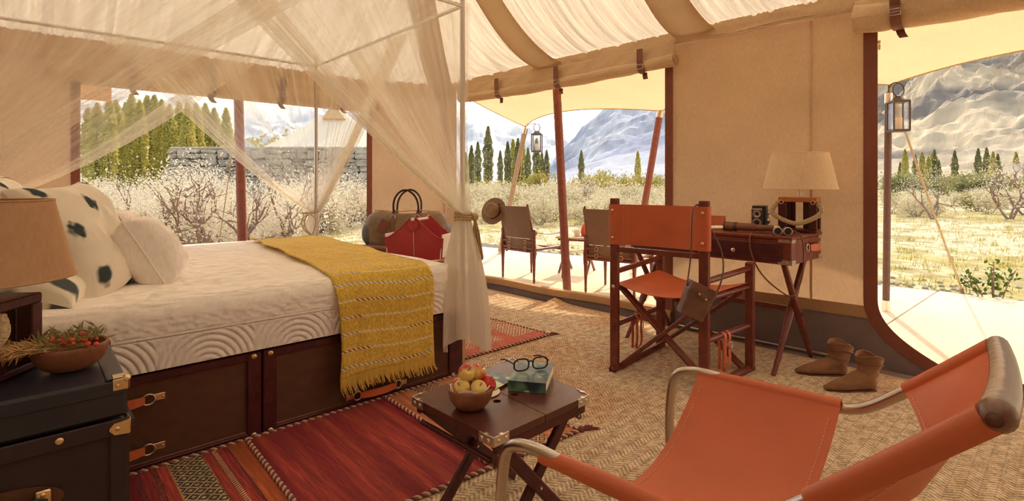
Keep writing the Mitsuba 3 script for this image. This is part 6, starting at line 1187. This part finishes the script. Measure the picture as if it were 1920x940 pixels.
# sage scrub
for k in range(95):
    d = R5.uniform(15.5, 44); u = R5.uniform(860, 1290); w = f'{far(d, 23, 33)} scrub ' + zone(u, (965, 1057, 1225), ('left of the lantern pole', 'between lantern pole and red pole', 'between red pole and slanting pole', 'right of the slanting pole')); inst('bush', 'pale sage bush in the ' + w, 'bush', f'sage_bush_{R5.integers(0, 3)}', *XY(u, d), R5.uniform(0.75, 1.25) * (1 if d > 20 else 0.75), R5.uniform(0, 6), 'sage bushes of the ' + w)
for k in range(46):
    d = R5.uniform(20, 60); u = R5.uniform(1672, 1950); w = f'{far(d, 32, 46)} flat outside the door, ' + zone(u, (1745, 1850), ('left of the guy rope', 'right of the guy rope', 'by the edge of the view')); inst('bush', 'low pale bush on the ' + w, 'bush', f'sage_bush_{R5.integers(0, 3)}', *XY(u, d), R5.uniform(0.5, 0.95), R5.uniform(0, 6), 'low bushes on the ' + w)
for k in range(52):
    d = R5.uniform(8.5, 16.5); u = R5.uniform(140, 700)
    if u > 560 and d < 13: continue
    w = ('near' if d < 12 else 'far') + ' thicket behind the bed, ' + zone(u, (300, 448, 593), ('above the pillows', 'left of the red pole', 'between red pole and bed post', 'right of the far bed post')); inst('bush', ('pale twiggy bush' if k % 3 else 'rounded sage bush') + ' in ' + w, 'bush', f'{"bare" if k % 3 else "sage"}_bush_{R5.integers(0, 2)}', *XY(u, d), R5.uniform(0.7, 1.05) * (0.5 + 0.035 * d), R5.uniform(0, 6), ('twiggy' if k % 3 else 'sage') + ' bushes in the ' + w)
for u, d, s, lb in ((1752, 19, 0.85, 'bare thorny tree with pale leaves, nearest the guy rope'), (1893, 19, 1.0, 'bare dark branched tree at the right edge of the view'), (1925, 22, 1.0, 'bare tree partly beyond the right edge of the view'), (1100, 22, 0.8, 'bare thorn tree in the scrub left of the awning pole')): inst('bare_tree', lb, 'tree', f'bare_tree_{R5.integers(0, 2)}', *XY(u, d), s, R5.uniform(0, 6))
O6 = ords((215, 370, 420, 500, 330, 545))
for u, d, s in ((215, 7.6, 0.62), (370, 7.4, 0.75), (420, 7.8, 0.7), (500, 7.6, 0.62), (330, 8.4, 0.8), (545, 9.0, 0.7)): inst('bare_tree', f'bare slender stemmed shrub just outside the opening behind the bed, {O6[u]}', 'tree', f'bare_tree_{R5.integers(0, 2)}', *XY(u, d), s, R5.uniform(0, 6), 'slender shrubs outside the opening')
# grass tufts near the veranda
rr = np.random.default_rng(77); tf = []
for k in range(1500):
    sec = rr.integers(0, 3); u = (rr.uniform(130, 700), rr.uniform(870, 1270), rr.uniform(1675, 1930))[sec]; d = (rr.uniform(7.5, 15), rr.uniform(10, 22), rr.uniform(6.3, 24))[sec]; x, y = XY(u, d); 
    if x < ej(y) + 0.25 and sec: continue
    for j in range(7): a = rr.uniform(0, 6.28); L = rr.uniform(0.04, 0.13); p = A(x + rr.normal(0, 0.05), y + rr.normal(0, 0.05), float(gh(np.array(x), np.array(y))) - 0.005); e = A(math.cos(a), math.sin(a), 0); tf.append((np.array([p - e * 0.006, p + e * 0.006, p + A(math.sin(a), math.cos(a), 0) * L * 0.6 + A(0, 0, L)]), np.array([[0, 1, 2]])))
single('grass', 'tufts of dry yellow green grass scattered over the sandy ground', 'grass', J(*tf), 'gold_leaf', False, stuff=True)
# young plant at the edge of the veranda
yp = thing('sapling', 'young green leafed plant at the edge of the veranda outside the right door', 'plant'); pc = A(7.30, 0.62, -0.10); rr = np.random.default_rng(3); lv = []
for dx, dy, h in ((0, 0, 0.42), (0.05, -0.16, 0.34), (-0.03, 0.20, 0.30), (0.02, 0.02, 0.36), (0.0, 0.26, 0.22)):
    b = pc + A(dx * 0.2, dy * 0.35, 0); e = pc + A(dx, dy, h); c = smoothpath([b, (b + e) / 2 + A(0, 0, 0.03), e], 10); part(yp, 'stem', tube(c, 0.006, 5), 'twig', True)
    for k in range(26): lv.append(c[3 + int(rr.integers(0, 7))] + rr.normal(0, 0.032, 3))
v, f = leaves(np.array(lv), 0.026, rr, 0.6); k = part(yp, 'leaves', (v, f), 'green_leaf', False, stuff=True)
# dry stone wall, stone by stone
sw = thing('stone_wall', 'dry stone wall outside behind the grey bushes', 'wall'); w0, w1 = A(*XY(318, 18.2)), A(*XY(765, 18.2)); WL = np.linalg.norm(w1 - w0); wd = (w1 - w0) / WL; wn_ = A(-wd[1], wd[0]); wn_ *= np.sign(wn_ @ -w0); WH = 2.42; rr = np.random.default_rng(12)
part(sw, 'core', beam((*(w0 - wn_ * 0.28), 0.98), (*(w1 - wn_ * 0.28), 0.98), 0.36, 2.55), 'mortar', False); z, cnt = GZ - 0.05, 0
while z < 2.2 and cnt < 290:
    h = rr.uniform(0.20, 0.36); s = rr.uniform(-0.2, 0)
    while s < WL:
        L = rr.uniform(0.24, 0.58); c = w0 + wd * (s + L / 2) - wn_ * (0.06 + rr.uniform(-0.035, 0.035)); R = np.stack([A(*wd, 0), A(-wd[1], wd[0], 0), A(0, 0, 1)], 1); v, f = bx(L - 0.02, 0.26, h - 0.02, (0, 0, 0), 0.05); v = v + rr.normal(0, 0.028, v.shape); v = v @ roty(rr.uniform(-0.16, 0.16)).T
        if rr.random() < 0.4:
            e = rr.uniform(0.35, 0.65)
            for za, hh in ((0, h * e), (h * e, h * (1 - e))): part(sw, 'stone', (v * A(1, rr.uniform(0.9, 1.1), hh / h) @ R.T + A(*c, z + za + hh / 2), f), 'stone', False); cnt += 1
        else: part(sw, 'stone', (v @ R.T + A(*c, z + h / 2), f), 'stone', False); cnt += 1
        s += L
    z += h
s = 0
while s < WL: L = rr.uniform(0.5, 0.9); part(sw, 'cap_stone', mv(bx(L - 0.02, 0.5, 0.09, (0, 0, 0), 0.03), (*(w0 + wd * (s + L / 2) - wn_ * 0.2), z + 0.03), np.stack([A(*wd, 0), A(-wd[1], wd[0], 0), A(0, 0, 1)], 1)), 'stone', False); s += L
# the neighbouring tent
ntt = thing('neighbour_tent', 'cream canvas tent with a peaked roof standing behind the stone wall', 'tent'); tcn = A(*XY(632, 26.5)); Rn = rotz(TH - PI / 2 + 0.15)
hb, ht_, ze, zp = 3.3, 0.5, 2.45, 4.55
for k in range(4):
    t = np.linspace(0, 1, 14)[:, None]; w = np.linspace(-1, 1, 20)[None]; half = ht_ + (hb - ht_) * (1 - t) ** 1.0; zz = ze + (zp - ze) * (t ** 1.35 * 0.6 + t * 0.4) - 0.10 * np.cos(w * PI / 2) * (1 - t) ** 2 * 0
    P = np.stack([half * w, -half + 0 * w, zz + 0 * w], -1); part(ntt, 'roof_panel', mv(grid(P[:, ::-1]), (*tcn, 0), Rn @ rotz(k * PI / 2)), 'cream_paint', True); part(ntt, 'wall_panel', mv(bx(2 * hb - 0.4, 0.02, 2.6, (0, -hb + 0.2, 1.15)), (*tcn, 0), Rn @ rotz(k * PI / 2)), 'canvas_roll', False)
part(ntt, 'vent_hood', mv(J(extr([(-0.55, 0), (0.55, 0), (0, 0.75)], 1.1, rotx(PI / 2), (0, 0.1, 4.3))), (*tcn, 0), Rn), 'canvas_roll', False, 'small peaked vent hood'); part(ntt, 'ridge_cap', mv(bx(1.0, 1.0, 0.06, (0, 0, 4.56), 0.02), (*tcn, 0), Rn), 'cream_paint', 30)
# --- mountains
def mountain(name, label, tab, r0, r1, r2, m, amp, freq, seed, na=300, nr=70, pw=1.3, rough=0):
    tab = np.array(sorted(tab)); az = np.linspace(tab[0, 0], tab[-1, 0], na)[:, None]; k = np.linspace(0, 1, nr)[None]; rr_ = np.where(k < 0.75, r0 + (r1 - r0) * k / 0.75, r1 + (r2 - r1) * (k - 0.75) / 0.25) + 0 * az
    ridge = np.tan(np.radians(np.interp(az, tab[:, 0], tab[:, 1]))) * r1 + 1.1; s = np.where(k < 0.75, (k / 0.75) ** pw, 1 - 0.7 * ((k - 0.75) / 0.25)); x, y = rr_ * np.cos(np.radians(az)), rr_ * np.sin(np.radians(az))
    q = np.stack([x * freq, y * freq, 0 * x], -1); rd = sum(0.5 ** o * (1 - np.abs(2 * meshkit.noise(q * 2 ** o, seed + o) - 1)) for o in range(6)) / 2; h = ridge * s + amp * (rd - 0.62) * np.clip(s * 3, 0, 1) + (rough * np.clip(s * 4, 0, 1) * (0.75 - np.abs(meshkit.fbm(q * 6, 4, seed + 50) - 0.5) * 5 - 0.8 * np.abs(meshkit.fbm(q * 21, 3, seed + 60) - 0.5)) if rough else 0); h = np.where(k < 0.001, -4.0, h)
    labels[name] = {'label': label, 'category': 'mountain'}; _used.add(name); scene[name] = PL(grid(np.stack([x, y, h], -1)[:, ::-1]), m, False)
mountain('mountain', 'pale snow topped range at the far end of the valley', [(24, 6), (30, 6), (37, 5), (39.3, 5.4), (41.6, 6.6), (43, 6.9), (45, 6.6), (46.3, 5.9), (47.4, 5.7), (48.8, 6.2), (50.4, 7.4), (51.7, 8.0), (52.6, 7.8), (55, 8.6), (60, 8.8)], 1500, 3200, 4200, 'rock_far_hazed', 190, 0.0024, 3)
mountain('mountain_001', 'big mountain slope tinted blue grey for haze between the middle door poles', [(14, 8), (18, 9.3), (25, 11), (30.4, 11), (33, 10), (35, 9.1), (37, 8.0), (38.1, 7.0), (39.3, 5.8), (40.7, 4.2), (42.1, 2.7), (43.5, 1.2), (46, 0.2)], 330, 1100, 1600, 'rock_mid_hazed', 62, 0.007, 11, pw=1.15)
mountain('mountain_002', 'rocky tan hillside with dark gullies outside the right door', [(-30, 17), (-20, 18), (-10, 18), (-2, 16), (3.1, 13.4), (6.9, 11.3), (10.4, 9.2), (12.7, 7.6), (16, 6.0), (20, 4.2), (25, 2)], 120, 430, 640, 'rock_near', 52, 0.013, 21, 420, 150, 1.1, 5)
mountain('mountain_003', 'pale mountains with haze in their colour behind the neighbouring tent', [(57, 7.5), (62.7, 6.3), (67.5, 7.2), (71.4, 8.2), (75.2, 8.3), (80, 8.0), (90, 8.5), (100, 8)], 1300, 2700, 3600, 'rock_far_hazed', 170, 0.003, 31)
